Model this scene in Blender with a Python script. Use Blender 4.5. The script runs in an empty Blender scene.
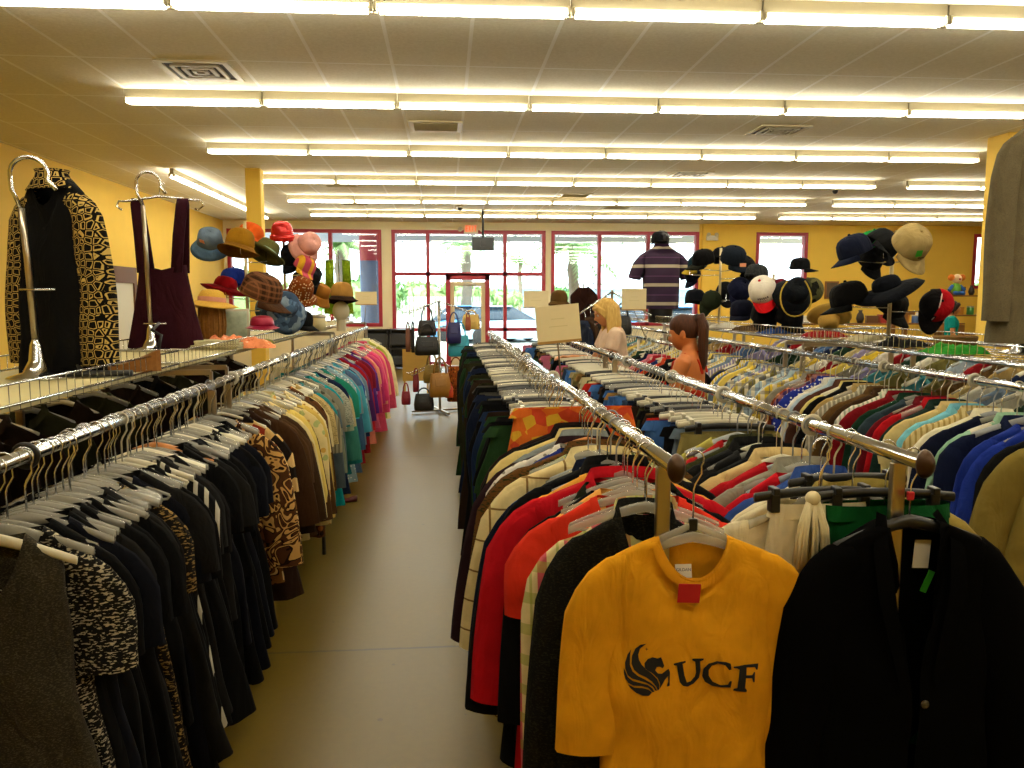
import bpy, bmesh, math, random
from mathutils import Vector, Matrix, Euler
from mathutils.bvhtree import BVHTree
PI = math.pi
SC = bpy.context.scene
COL = SC.collection
RND = random.Random(7)

# ------------------------------------------------------------------ camera
FPX, VPX, VPY, CZ = 785.0, 445.0, 298.0, 1.66
_a, _b = VPX - 512, 384 - VPY
PITCH = math.atan2(_b, FPX)
YAW = math.asin(-_a / math.sqrt(_a * _a + _b * _b + FPX * FPX))
cam_d = bpy.data.cameras.new('camera')
cam = bpy.data.objects.new('camera', cam_d)
COL.objects.link(cam)
cam.location = (0, 0, CZ)
cam.rotation_euler = (PI / 2 - PITCH, 0, -YAW)
cam_d.sensor_fit = 'HORIZONTAL'
cam_d.sensor_width = 36.0
cam_d.lens = FPX * 36.0 / 1024.0
cam_d.clip_start = 0.05
cam_d.clip_end = 300
SC.camera = cam
_cy, _sy, _cp, _sp = math.cos(YAW), math.sin(YAW), math.cos(PITCH), math.sin(PITCH)
_R = Vector((_cy, -_sy, 0)); _F = Vector((_sy * _cp, _cy * _cp, -_sp)); _U = _R.cross(_F)

def at(px, py, Y):
    """World point at depth Y for a spot of the photograph."""
    d = _R * ((px - 512) / FPX) + _U * ((384 - py) / FPX) + _F
    t = Y / d.y
    return Vector((d.x * t, Y, CZ + d.z * t))

# ------------------------------------------------------------------ materials
def lin(h):
    if not isinstance(h, str):
        return tuple(h) + (1.0,)
    h = h.lstrip('#')
    out = []
    for i in (0, 2, 4):
        c = int(h[i:i + 2], 16) / 255
        out.append(c / 12.92 if c <= 0.04045 else ((c + 0.055) / 1.055) ** 2.4)
    return tuple(out) + (1.0,)

class NT:
    def __init__(s, name):
        s.m = bpy.data.materials.new(name)
        s.m.use_nodes = True
        s.t = s.m.node_tree
        s.t.nodes.clear()
        s.out = s.t.nodes.new('ShaderNodeOutputMaterial')
    def n(s, typ, **kw):
        nd = s.t.nodes.new(typ)
        for k, v in kw.items():
            if k.startswith('_'):
                setattr(nd, k[1:], v)
            else:
                nd.inputs[k.replace('__', ' ')].default_value = v
        return nd
    def l(s, a, b):
        s.t.links.new(a, b)
    def math(s, op, a, b=None, c=None):
        nd = s.t.nodes.new('ShaderNodeMath'); nd.operation = op
        for i, v in enumerate((a, b, c)):
            if v is None: continue
            if isinstance(v, (int, float)): nd.inputs[i].default_value = v
            else: s.l(v, nd.inputs[i])
        return nd.outputs[0]
    def mix(s, fac, a, b):
        nd = s.t.nodes.new('ShaderNodeMix'); nd.data_type = 'RGBA'
        for sock, v in ((nd.inputs[0], fac), (nd.inputs[6], a), (nd.inputs[7], b)):
            if hasattr(v, 'is_linked'): s.l(v, sock)
            else: sock.default_value = v
        return nd.outputs[2]

_mc = {}
def simple(name, col, rough=0.5, metal=0.0, noise=0.0, nscale=20, bump=0.0, bscale=200, spec=0.5, emit=None):
    if name in _mc: return _mc[name]
    t = NT(name)
    b = t.n('ShaderNodeBsdfPrincipled', Roughness=rough, Metallic=metal)
    b.inputs['Specular IOR Level'].default_value = spec
    c = lin(col)
    b.inputs['Base Color'].default_value = c
    if noise or bump:
        tc = t.n('ShaderNodeTexCoord')
    if noise:
        nz = t.n('ShaderNodeTexNoise', Scale=nscale, Detail=4.0)
        t.l(tc.outputs['Object'], nz.inputs['Vector'])
        d = tuple(x * (1 - noise) for x in c[:3]) + (1,)
        l_ = tuple(min(1, x * (1 + noise)) for x in c[:3]) + (1,)
        t.l(t.mix(nz.outputs[0], d, l_), b.inputs['Base Color'])
    if bump:
        nb = t.n('ShaderNodeTexNoise', Scale=bscale, Detail=3.0)
        t.l(tc.outputs['Object'], nb.inputs['Vector'])
        bp = t.n('ShaderNodeBump', Strength=bump, Distance=0.004)
        t.l(nb.outputs[0], bp.inputs['Height'])
        t.l(bp.outputs[0], b.inputs['Normal'])
    if emit:
        b.inputs['Emission Color'].default_value = lin(emit[0])
        b.inputs['Emission Strength'].default_value = emit[1]
    t.l(b.outputs[0], t.out.inputs[0])
    _mc[name] = t.m
    return t.m

def fabric(col, pat='solid', c2='#ffffff', c3='#884422', sc=1.0, rough=0.92, spec=0.12):
    key = ('fab', col, pat, c2, c3, sc, rough)
    if key in _mc: return _mc[key]
    t = NT('fabric_' + pat)
    b = t.n('ShaderNodeBsdfPrincipled', Roughness=rough)
    b.inputs['Specular IOR Level'].default_value = spec
    tc = t.n('ShaderNodeTexCoord')
    P = tc.outputs['Object']
    sx = t.n('ShaderNodeSeparateXYZ'); t.l(P, sx.inputs[0])
    X, Y, Z = sx.outputs
    a, b2, b3 = lin(col), lin(c2), lin(c3)
    col_out = None
    def frac_lt(v, period, width, off=0.0):
        q = t.math('MULTIPLY_ADD', v, 1.0 / period, off)
        return t.math('LESS_THAN', t.math('FRACT', q), width)
    if pat == 'hstripe':
        col_out = t.mix(frac_lt(Z, 0.06 * sc, 0.35), a, b2)
    elif pat == 'vstripe':
        col_out = t.mix(frac_lt(X, 0.022 * sc, 0.4), a, b2)
    elif pat == 'plaid':
        m1 = t.mix(frac_lt(X, 0.07 * sc, 0.35), a, b2)
        m2 = t.mix(t.math('MULTIPLY', frac_lt(Z, 0.07 * sc, 0.35), 0.55), m1, b3)
        col_out = t.mix(t.math('MULTIPLY', frac_lt(X, 0.07 * sc, 0.1, 0.3), 0.6), m2, b3)
    elif pat == 'pane':
        m1 = t.mix(frac_lt(X, 0.09 * sc, 0.06), a, b2)
        col_out = t.mix(frac_lt(Z, 0.09 * sc, 0.06), m1, b2)
    elif pat in ('floral', 'patch'):
        v = t.n('ShaderNodeTexVoronoi', Scale=28.0 / sc)
        nz = t.n('ShaderNodeTexNoise', Scale=12.0 / sc)
        t.l(P, nz.inputs['Vector'])
        t.l(P, v.inputs['Vector'])
        cr = t.n('ShaderNodeValToRGB'); cr.color_ramp.interpolation = 'CONSTANT'
        e = cr.color_ramp.elements
        e[0].position = 0; e[0].color = a
        e[1].position = 0.45; e[1].color = b2
        x = e.new(0.72); x.color = b3
        sep = t.n('ShaderNodeSeparateColor'); t.l(v.outputs['Color'], sep.inputs[0])
        t.l(sep.outputs[0], cr.inputs[0])
        if pat == 'floral':
            inside = t.math('LESS_THAN', v.outputs['Distance'], 0.45)
            col_out = t.mix(inside, a, cr.outputs[0])
        else:
            col_out = cr.outputs[0]
    elif pat == 'swirl':
        nz = t.n('ShaderNodeTexNoise', Scale=9.0 / sc, Detail=1.0, Distortion=1.6)
        t.l(P, nz.inputs['Vector'])
        q = t.math('FRACT', t.math('MULTIPLY', nz.outputs[0], 6.0))
        m1 = t.mix(t.math('GREATER_THAN', q, 0.45), a, b2)
        col_out = t.mix(t.math('GREATER_THAN', q, 0.8), m1, b3)
    elif pat == 'tweed':
        mp = t.n('ShaderNodeMapping'); mp.inputs['Scale'].default_value = (1, 1, 3.0)
        t.l(P, mp.inputs[0])
        nz = t.n('ShaderNodeTexNoise', Scale=85.0 / sc, Detail=2.0)
        t.l(mp.outputs[0], nz.inputs['Vector'])
        col_out = t.mix(t.math('GREATER_THAN', nz.outputs[0], 0.57), a, b2)
    elif pat == 'dots':
        v = t.n('ShaderNodeTexVoronoi', Scale=42.0 / sc, Randomness=0.3)
        t.l(P, v.inputs['Vector'])
        col_out = t.mix(t.math('LESS_THAN', v.outputs['Distance'], 0.28), a, b2)
    elif pat == 'chain':
        v = t.n('ShaderNodeTexVoronoi', Scale=27.0 / sc, Randomness=0.55); v.feature = 'DISTANCE_TO_EDGE'
        mp = t.n('ShaderNodeMapping'); mp.inputs['Scale'].default_value = (1, 0.35, 1)
        t.l(P, mp.inputs[0]); t.l(mp.outputs[0], v.inputs['Vector'])
        q = v.outputs['Distance']
        band = t.math('LESS_THAN', t.math('ABSOLUTE', t.math('SUBTRACT', q, 0.12)), 0.045)
        col_out = t.mix(band, a, b2)
    elif pat == 'hibiscus':
        v = t.n('ShaderNodeTexVoronoi', Scale=11.0 / sc)
        nz = t.n('ShaderNodeTexNoise', Scale=24.0, Detail=1.0)
        t.l(P, nz.inputs['Vector']); t.l(P, v.inputs['Vector'])
        q = t.math('MULTIPLY_ADD', nz.outputs[0], 0.5, v.outputs['Distance'])
        col_out = t.mix(t.math('LESS_THAN', q, 0.55), a, b2)
    nz = t.n('ShaderNodeTexNoise', Scale=14.0, Detail=5.0)
    t.l(P, nz.inputs['Vector'])
    k = t.math('MULTIPLY_ADD', nz.outputs[0], 0.5, 0.75)
    cmb = t.n('ShaderNodeVectorMath'); cmb.operation = 'SCALE'
    if col_out is None: cmb.inputs[0].default_value = a[:3]
    else: t.l(col_out, cmb.inputs[0])
    t.l(k, cmb.inputs['Scale'])
    t.l(cmb.outputs[0], b.inputs['Base Color'])
    wv = t.n('ShaderNodeTexNoise', Scale=400.0, Detail=1.0)
    t.l(P, wv.inputs['Vector'])
    bp = t.n('ShaderNodeBump', Strength=0.25, Distance=0.002)
    t.l(wv.outputs[0], bp.inputs['Height'])
    wm = t.n('ShaderNodeMapping'); wm.inputs['Scale'].default_value = (1, 1, .45); t.l(P, wm.inputs[0])
    wn = t.n('ShaderNodeTexNoise', Scale=13.0, Detail=3.0, Distortion=.9); t.l(wm.outputs[0], wn.inputs['Vector'])
    bw = t.n('ShaderNodeBump', Strength=0.55, Distance=0.03)
    t.l(wn.outputs[0], bw.inputs['Height']); t.l(bp.outputs[0], bw.inputs['Normal']); t.l(bw.outputs[0], b.inputs['Normal'])
    t.l(b.outputs[0], t.out.inputs[0])
    _mc[key] = t.m
    return t.m

def clear_plastic(name, tint, clear=0.45):
    if name in _mc: return _mc[name]
    t = NT(name)
    b = t.n('ShaderNodeBsdfPrincipled', Roughness=0.12)
    b.inputs['Base Color'].default_value = lin(tint)
    tr = t.n('ShaderNodeBsdfTransparent')
    mx = t.n('ShaderNodeMixShader', Fac=clear)
    t.l(b.outputs[0], mx.inputs[1]); t.l(tr.outputs[0], mx.inputs[2])
    t.l(mx.outputs[0], t.out.inputs[0])
    _mc[name] = t.m
    return t.m

def glass(name='window_glass'):
    if name in _mc: return _mc[name]
    t = NT(name)
    g = t.n('ShaderNodeBsdfGlossy', Roughness=0.02)
    tr = t.n('ShaderNodeBsdfTransparent', Color=(0.93, 0.97, 0.96, 1))
    fr = t.n('ShaderNodeFresnel', IOR=1.5)
    mx = t.n('ShaderNodeMixShader')
    t.l(fr.outputs[0], mx.inputs[0]); t.l(tr.outputs[0], mx.inputs[1]); t.l(g.outputs[0], mx.inputs[2])
    t.l(mx.outputs[0], t.out.inputs[0])
    _mc[name] = t.m
    return t.m

CHROME = simple('chrome', '#dde1e8', 0.14, 1.0)
STEEL = simple('brushed_steel', '#b5ab98', 0.3, 1.0)
BRONZE = simple('bronze_cap', '#4a3420', 0.35, 0.6)
BLACKPL = simple('black_plastic', '#141414', 0.35)
WHITEPL = simple('white_plastic', '#cfc8ae', 0.3)
CLEARPL = clear_plastic('clear_plastic', '#cfccbd', 0.6)
WOODH = simple('hanger_wood', '#b5712c', 0.4, noise=0.15)
CARD = simple('card', '#e2d3a4', 0.8, noise=0.04)
PAPER = simple('paper', '#efe9d6', 0.8)
PAPER_RED = simple('red_tag', '#b3121b', 0.7)
PAPER_GREEN = simple('green_tag', '#36a51f', 0.7)
PAPER_ORANGE = simple('orange_tag', '#e8966a', 0.7)
INK = simple('ink', '#141210', 0.8)
SKIN_TAN = simple('skin_tan', '#c8753a', 0.5, noise=0.06, nscale=30)
SKIN_FAIR = simple('skin_fair', '#d28c58', 0.5, noise=0.06, nscale=30)
REDFRAME = simple('red_frame', '#a51e30', 0.4)

# ------------------------------------------------------------------ mesh builder
class MB:
    def __init__(s):
        s.v = []; s.f = []; s.sm = []; s.mi = []; s.cur = 0
    def add(s, verts, faces, smooth=True):
        o = len(s.v)
        s.v.extend([tuple(p) for p in verts])
        for f in faces:
            s.f.append(tuple(o + i for i in f)); s.sm.append(smooth); s.mi.append(s.cur)
        return s
    def box(s, c, d, M=None, bevel=0.0):
        x, y, z = (k / 2 for k in d)
        if bevel > 0:
            r = min(bevel, x * .9, y * .9, z * .9)
            bm = bmesh.new(); bmesh.ops.create_cube(bm, size=1)
            for v in bm.verts: v.co = Vector((v.co.x * 2 * x, v.co.y * 2 * y, v.co.z * 2 * z))
            bmesh.ops.bevel(bm, geom=bm.edges[:], offset=r, segments=2, affect='EDGES', profile=0.5)
            bm.verts.index_update()
            vs = [v.co.copy() for v in bm.verts]; fs = [[v.index for v in f.verts] for f in bm.faces]
            bm.free()
        else:
            vs = [Vector((a * x, b * y, e * z)) for a in (-1, 1) for b in (-1, 1) for e in (-1, 1)]
            fs = [(0, 1, 3, 2), (4, 6, 7, 5), (0, 4, 5, 1), (2, 3, 7, 6), (0, 2, 6, 4), (1, 5, 7, 3)]
        if M is not None: vs = [M @ v for v in vs]
        c = Vector(c)
        return s.add([v + c for v in vs], fs, False)
    def tube(s, pts, r, n=8, caps=True, closed=False, flat=None):
        pts = [Vector(p) for p in pts]
        m = len(pts)
        rad = r if isinstance(r, (list, tuple)) else [r] * m
        rings = []
        up = None
        for i, p in enumerate(pts):
            if closed: d = pts[(i + 1) % m] - pts[i - 1]
            else: d = pts[min(i + 1, m - 1)] - pts[max(i - 1, 0)]
            if d.length < 1e-9: d = Vector((0, 0, 1))
            d.normalize()
            if up is None:
                up = Vector((0, 0, 1)) if abs(d.z) < 0.9 else Vector((0, 1, 0))
                if flat is not None: up = Vector(flat)
            a = d.cross(up)
            if a.length < 1e-6: a = d.cross(Vector((1, 0.3, 0)))
            a.normalize(); b = a.cross(d).normalized(); up = b if flat is None else Vector(flat)
            rr = rad[i]
            ra, rb = (rr, rr) if not isinstance(rr, tuple) else rr
            rings.append([p + a * (ra * math.cos(2 * PI * k / n)) + b * (rb * math.sin(2 * PI * k / n)) for k in range(n)])
        return s.loft(rings, caps, closed)
    def loft(s, rings, caps=False, closed=False, wrap=True, smooth=True):
        n = len(rings[0]); m = len(rings)
        vs = [p for r in rings for p in r]; fs = []
        for i in range(m if closed else m - 1):
            j = (i + 1) % m
            for k in range(n if wrap else n - 1):
                l = (k + 1) % n
                fs.append((i * n + k, i * n + l, j * n + l, j * n + k))
        if caps and not closed:
            fs.append(tuple(range(n - 1, -1, -1))); fs.append(tuple((m - 1) * n + k for k in range(n)))
        return s.add(vs, fs, smooth)
    def band(s, path, w, th):
        path = [Vector(p) for p in path]; rings = []
        for i, p in enumerate(path):
            d = (path[min(i + 1, len(path) - 1)] - path[max(i - 1, 0)]).normalized()
            nn = d.cross(Vector((1, 0, 0))).normalized() * th
            x = Vector((w, 0, 0))
            rings.append([p - x - nn, p + x - nn, p + x * 1.02, p + x + nn, p - x + nn, p - x * 1.02])
        return s.loft(rings, True)
    def lathe(s, prof, n=24, M=None, caps=False):
        rings = [[Vector((r * math.cos(2 * PI * k / n), r * math.sin(2 * PI * k / n), z)) for k in range(n)] for r, z in prof]
        if M is not None: rings = [[M @ p for p in r] for r in rings]
        return s.loft(rings, caps)
    def ball(s, c, r, n=12, m=8, M=None):
        rx, ry, rz = r if isinstance(r, (tuple, list)) else (r, r, r)
        rings = []
        for i in range(m + 1):
            t = -PI / 2 + PI * i / m
            q = max(math.cos(t), 0.02)
            rings.append([Vector((rx * q * math.cos(2 * PI * k / n), ry * q * math.sin(2 * PI * k / n), rz * math.sin(t))) for k in range(n)])
        if M is not None: rings = [[M @ p for p in g] for g in rings]
        rings = [[p + Vector(c) for p in g] for g in rings]
        return s.loft(rings, True)
    def poly(s, pts, depth=None, smooth=False):
        """A flat outline (x,z) extruded along y by depth."""
        n = len(pts)
        if depth is None:
            return s.add([(x, 0, z) for x, z in pts], [tuple(range(n))], smooth)
        vs = [(x, -depth / 2, z) for x, z in pts] + [(x, depth / 2, z) for x, z in pts]
        fs = [tuple(range(n)), tuple(range(2 * n - 1, n - 1, -1))]
        for i in range(n):
            j = (i + 1) % n
            fs.append((j, i, n + i, n + j))
        return s.add(vs, fs, smooth)
    def mesh(s, name):
        me = bpy.data.meshes.new(name)
        me.from_pydata(s.v, [], s.f)
        me.polygons.foreach_set('use_smooth', s.sm)
        if any(s.mi): me.polygons.foreach_set('material_index', s.mi)
        me.update()
        return me
    def build(s, name, mats=None, parent=None, loc=None, rot=None):
        return link(name, s.mesh(name), mats, parent, loc, rot)

def link(name, me, mats=None, parent=None, loc=None, rot=None):
    o = bpy.data.objects.new(name, me)
    if mats is not None:
        mats = mats if isinstance(mats, (list, tuple)) else [mats]
        if me is not None:
            while len(me.materials) < len(mats): me.materials.append(None)
            for i, m in enumerate(mats):
                o.material_slots[i].link = 'OBJECT'; o.material_slots[i].material = m
    if parent is not None: o.parent = parent
    if loc is not None: o.location = loc
    if rot is not None: o.rotation_euler = rot
    COL.objects.link(o)
    return o

def empty(name, loc=(0, 0, 0), rz=0.0, rot=None):
    o = bpy.data.objects.new(name, None)
    o.location = loc
    o.rotation_euler = rot if rot is not None else (0, 0, rz)
    o.empty_display_size = 0.1
    COL.objects.link(o)
    return o

def tag(o, label, cat, group=None):
    o['label'] = label; o['category'] = cat
    if group: o['group'] = group
    return o

def struct(o, label=None, cat=None):
    o['kind'] = 'structure'
    if label: o['label'] = label
    if cat: o['category'] = cat
    return o

def clone(o, parent=None, loc=None, rot=None):
    c = o.copy()
    if parent is not None:
        c.parent = parent
    COL.objects.link(c)
    if loc is not None: c.location = loc
    if rot is not None: c.rotation_euler = rot
    for ch in list(o.children):
        clone(ch, c)
    return c
# ------------------------------------------------------------------ the room
WY, CEIL = 19.3, 3.48
XL, XR, YB = -5.2, 16.0, -3.4

def floor_material():
    t = NT('floor_concrete')
    b = t.n('ShaderNodeBsdfPrincipled', Roughness=0.3)
    tc = t.n('ShaderNodeTexCoord'); P = tc.outputs['Object']
    n1 = t.n('ShaderNodeTexNoise', Scale=0.9, Detail=6.0); t.l(P, n1.inputs['Vector'])
    n2 = t.n('ShaderNodeTexNoise', Scale=30.0, Detail=3.0); t.l(P, n2.inputs['Vector'])
    k = t.math('MULTIPLY_ADD', n2.outputs[0], 0.3, t.math('MULTIPLY', n1.outputs[0], 0.55))
    c = t.mix(k, lin('#5c4a12'), lin('#7c661a'))
    v = t.n('ShaderNodeTexVoronoi', Scale=5.0); t.l(P, v.inputs['Vector'])
    spot = t.math('LESS_THAN', v.outputs['Distance'], 0.06)
    c = t.mix(t.math('MULTIPLY', spot, 0.6), c, lin('#4a3c22'))
    sx = t.n('ShaderNodeSeparateXYZ'); t.l(P, sx.inputs[0])
    wob = t.math('MULTIPLY_ADD', n2.outputs[0], 0.012, sx.outputs[1])
    jt = None
    for y in (3.62, 8.2, 12.8):
        q = t.math('LESS_THAN', t.math('ABSOLUTE', t.math('SUBTRACT', wob, y)), 0.008)
        jt = q if jt is None else t.math('MAXIMUM', jt, q)
    c = t.mix(jt, c, lin('#4d4124'))
    t.l(c, b.inputs['Base Color'])
    rr = t.math('MULTIPLY_ADD', n1.outputs[0], 0.12, 0.3)
    t.l(rr, b.inputs['Roughness'])
    t.l(b.outputs[0], t.out.inputs[0])
    return t.m

def ceiling_material():
    t = NT('ceiling_tiles')
    b = t.n('ShaderNodeBsdfPrincipled', Roughness=0.9)
    tc = t.n('ShaderNodeTexCoord'); P = tc.outputs['Object']
    sx = t.n('ShaderNodeSeparateXYZ'); t.l(P, sx.inputs[0])
    n1 = t.n('ShaderNodeTexNoise', Scale=45.0, Detail=4.0); t.l(P, n1.inputs['Vector'])
    def line(v, period, w, off):
        q = t.math('FRACT', t.math('MULTIPLY_ADD', v, 1 / period, off))
        return t.math('LESS_THAN', q, w / period)
    g = t.math('MAXIMUM', line(sx.outputs[0], 0.5925, 0.028, 4.69), line(sx.outputs[1], 1.19, 0.026, -0.41))
    c = t.mix(n1.outputs[0], lin('#d8cfb0'), lin('#f6f0da'))
    c = t.mix(g, c, lin('#fbf8ec'))
    t.l(c, b.inputs['Base Color'])
    hgt = t.math('MULTIPLY_ADD', g, 0.6, t.math('MULTIPLY', n1.outputs[0], 0.35))
    bp = t.n('ShaderNodeBump', Strength=0.5, Distance=0.01)
    t.l(hgt, bp.inputs['Height']); t.l(bp.outputs[0], b.inputs['Normal'])
    t.l(b.outputs[0], t.out.inputs[0])
    return t.m

WALLY = simple('wall_yellow', '#f6cd52', 0.75, noise=0.06, nscale=3, bump=0.1, bscale=90)
WALLC = simple('wall_cream', '#efe3bc', 0.75, noise=0.04, nscale=3)
TRIM = simple('trim_brown', '#54402a', 0.6)

struct(MB().box(((XL + XR) / 2, (WY + YB) / 2, -0.05), (XR - XL + .4, WY - YB + .4, 0.1)).build('floor', floor_material()))
struct(MB().box(((XL + XR) / 2, (WY + YB) / 2, CEIL + 0.05), (XR - XL + .4, WY - YB + .4, 0.1)).build('ceiling', ceiling_material()))
struct(MB().box((XL - 0.1, (WY + YB) / 2, CEIL / 2), (0.2, WY - YB, CEIL)).build('wall_left', WALLY))
struct(MB().box((XR + 0.1, (WY + YB) / 2, CEIL / 2), (0.2, WY - YB, CEIL)).build('wall_right', WALLY))
struct(MB().box(((XL + XR) / 2, YB - 0.1, CEIL / 2), (XR - XL, 0.2, CEIL)).build('wall_back', WALLY))
# front wall with its openings: (x0, x1, z0, z1)
WINS = [(-5.12, -1.51, 0.97, 3.29), (-1.27, 2.46, 0.0, 3.29), (2.6, 6.3, 0.97, 3.29), (7.76, 9.1, 2.0, 3.29), (13.5, 14.9, 1.9, 3.29)]
fw = MB(); fw.cur = 0
xs = [XL] + [q for w in WINS for q in w[:2]] + [XR]
for i in range(0, len(xs), 2):
    fw.cur = 0 if xs[i] < 6.25 and xs[i + 1] < 6.4 else 1
    fw.box(((xs[i] + xs[i + 1]) / 2, WY + 0.1, CEIL / 2), (xs[i + 1] - xs[i], 0.2, CEIL))
for x0, x1, z0, z1 in WINS:
    fw.cur = 0 if x0 < 6.25 else 1
    fw.box(((x0 + x1) / 2, WY + 0.1, (z1 + CEIL) / 2), (x1 - x0, 0.2, CEIL - z1))
    if z0 > 0: fw.box(((x0 + x1) / 2, WY + 0.1, z0 / 2), (x1 - x0, 0.2, z0))
struct(fw.build('wall_front', [WALLC, WALLY]))
# yellow return where the storefront piers end, and brown base
struct(MB().box((6.52, WY - 0.03, CEIL / 2), (0.3, 0.06, CEIL)).build('trim_1', WALLY))
bb = MB().box(((7 + XR) / 2, WY - 0.012, 0.05), (XR - 7, 0.02, 0.1)); struct(bb.build('baseboard_front', TRIM))
struct(MB().box((XL + 0.012, (WY + YB) / 2, 0.05), (0.02, WY - YB - .1, 0.1)).build('baseboard_left', TRIM))

def window(n, w, mull, trans=None, door=None):
    x0, x1, z0, z1 = w
    root = struct(empty('window_%d' % n, ((x0 + x1) / 2, WY, z0)))
    cx = (x0 + x1) / 2
    W = 0.085
    f = MB()
    def bar(a, b, c, d): f.box(((a + b) / 2 - cx, 0.06, (c + d) / 2 - z0), (b - a, 0.16, d - c))
    bar(x0, x0 + W, z0, z1); bar(x1 - W, x1, z0, z1)
    bar(x0 + W, x1 - W, z1 - W, z1)
    if door is None: bar(x0 + W, x1 - W, z0, z0 + W)
    else:
        bar(x0 + W, door[0], 0.85, 0.93); bar(door[1], x1 - W, 0.85, 0.93)
        bar(x0 + W, door[0], 0.0, 0.1); bar(door[1], x1 - W, 0.0, 0.1)
    for m in mull: bar(m - W / 2, m + W / 2, z0, z1 - W)
    if trans: bar(x0 + W, x1 - W, trans - W / 2, trans + W / 2)
    if door:
        bar(door[0], door[0] + 0.11, 0, trans); bar(door[1] - 0.11, door[1], 0, trans); bar(door[0], door[1], door[2], trans)
    f.build('window_frame', REDFRAME, root)
    g = glass()
    cols = [x0 + W] + sorted(mull) + [x1 - W]
    for a, b in zip(cols[:-1], cols[1:]):
        lo = z0 + W if door is None else 0.1
        if door and a < door[0] < b:
            MB().box(((a + b) / 2 - cx, 0.07, (trans + z1) / 2 - z0), (b - a - W, 0.012, z1 - trans - W * 1.4)).build('pane', g, root)
            MB().box(((a + door[0]) / 2 - cx, 0.07, (lo + trans) / 2 - z0), (door[0] - a - W / 2, 0.012, trans - lo - .05)).build('pane', g, root)
            MB().box(((b + door[1]) / 2 - cx, 0.07, (lo + trans) / 2 - z0), (b - door[1] - W / 2, 0.012, trans - lo - .05)).build('pane', g, root)
        elif trans:
            MB().box(((a + b) / 2 - cx, 0.07, (trans + z1) / 2 - z0), (b - a - W, 0.012, z1 - trans - W * 1.4)).build('pane', g, root)
            MB().box(((a + b) / 2 - cx, 0.07, (lo + trans) / 2 - z0), (b - a - W, 0.012, trans - lo - .05)).build('pane', g, root)
        else:
            MB().box(((a + b) / 2 - cx, 0.07, (z0 + z1) / 2 - z0), (b - a - W, 0.012, z1 - z0 - 2 * W)).build('pane', g, root)
    return root
window(1, WINS[0], [-4.35, -2.72])
window(2, WINS[1], [-0.405, 1.466], 2.24, (0.02, 1.09, 2.1))
window(3, WINS[2], [3.80, 5.02])
window(4, WINS[3], [])
window(5, WINS[4], [])
# glazed entrance door in window 2
dr = struct(empty('door_1', (0.555, WY + 0.05, 0)))
d = MB()
for x in (-0.375, 0.375): d.box((x, 0, 1.03), (0.1, 0.05, 2.04))
d.box((0, 0, 2.0), (0.65, 0.05, 0.1)); d.box((0, 0, 0.12), (0.65, 0.05, 0.22))
d.build('door_frame', simple('door_cream', '#d9c69a', 0.5), dr)
MB().box((0, 0, 1.09), (0.65, 0.01, 1.72)).build('door_glass', glass(), dr)
MB().tube([(-0.3, -0.035, 1.0), (-0.3, -0.09, 1.0), (0.3, -0.09, 1.0), (0.3, -0.035, 1.0)], 0.014).build('push_bar', STEEL, dr)
MB().box((0.05, -0.05, 2.0), (0.3, 0.05, 0.07), bevel=.008).build('door_closer', STEEL, dr)
# side door and brown frame on the long yellow wall
dl = struct(empty('door_2', (XL + 0.03, 13.1, 0)))
MB().box((0, 0, .95), (0.05, 0.95, 1.9)).build('door_panel', simple('door_white', '#d8d0b4', 0.5), dl)
f = MB(); f.box((0.01, -0.54, 1.08), (0.08, 0.12, 2.16)); f.box((0.01, 0.54, 1.08), (0.08, 0.12, 2.16)); f.box((0.01, 0, 2.03), (0.08, 0.96, 0.26))
f.build('door_frame', simple('door_frame_brown', '#6b4420', 0.6), dl)
MB().ball((0.06, 0.38, 1.0), 0.03).build('door_knob', STEEL, dl)
# columns
c1 = MB().box((0, 0, CEIL / 2), (0.21, 0.21, CEIL), bevel=.01).build('column_1', WALLY, None, (-2.69, 11.7, 0)); struct(c1)
c2 = MB().box((0, 0, CEIL / 2), (0.9, 0.35, CEIL), bevel=.01).build('column_2', WALLY, None, (6.66, 8.58, 0)); struct(c2)

# ------------------------------------------------------------------ ceiling lights
TUBE = simple('lamp_tube', '#fff4d8', 0.4, emit=('#fff8e4', 25.0))
HOUS = simple('lamp_housing', '#9c9276', 0.6)
SEG = 1.185
h = MB(); h.box((0, 0, 0.038), (SEG - 0.01, 0.05, 0.076)); ME_H = h.mesh('housing')
tb = MB().tube([(-SEG / 2 + 0.035, 0, 0), (SEG / 2 - 0.035, 0, 0)], 0.016, 10); ME_T = tb.mesh('tube')
sk = MB()
sk.box((0, 0.03, -0.014), (0.016, 0.034, 0.045)); sk.box((0, -0.03, -0.014), (0.016, 0.034, 0.045)); sk.box((0, 0, 0.006), (0.016, 0.09, 0.012))
ME_S = sk.mesh('socket')
ORD = ['first', 'second', 'third', 'fourth', 'fifth', 'sixth', 'seventh', 'eighth', 'ninth', 'tenth', 'eleventh', 'twelfth', 'thirteenth', 'fourteenth', 'fifteenth', 'sixteenth', 'seventeenth', 'eighteenth', 'nineteenth', 'twentieth']
def ordn(i):
    if i < 20: return ORD[i]
    tens = ['twenty', 'thirty', 'forty', 'fifty', 'sixty', 'seventy', 'eighty', 'ninety']
    tn = ['twentieth', 'thirtieth', 'fortieth', 'fiftieth', 'sixtieth', 'seventieth', 'eightieth', 'ninetieth']
    n = i + 1
    if n >= 100: return 'hundred-and-' + ordn(n - 101) if n > 100 else 'hundredth'
    return tn[n // 10 - 2] if n % 10 == 0 else tens[n // 10 - 2] + '-' + ORD[n % 10 - 1]
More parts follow.
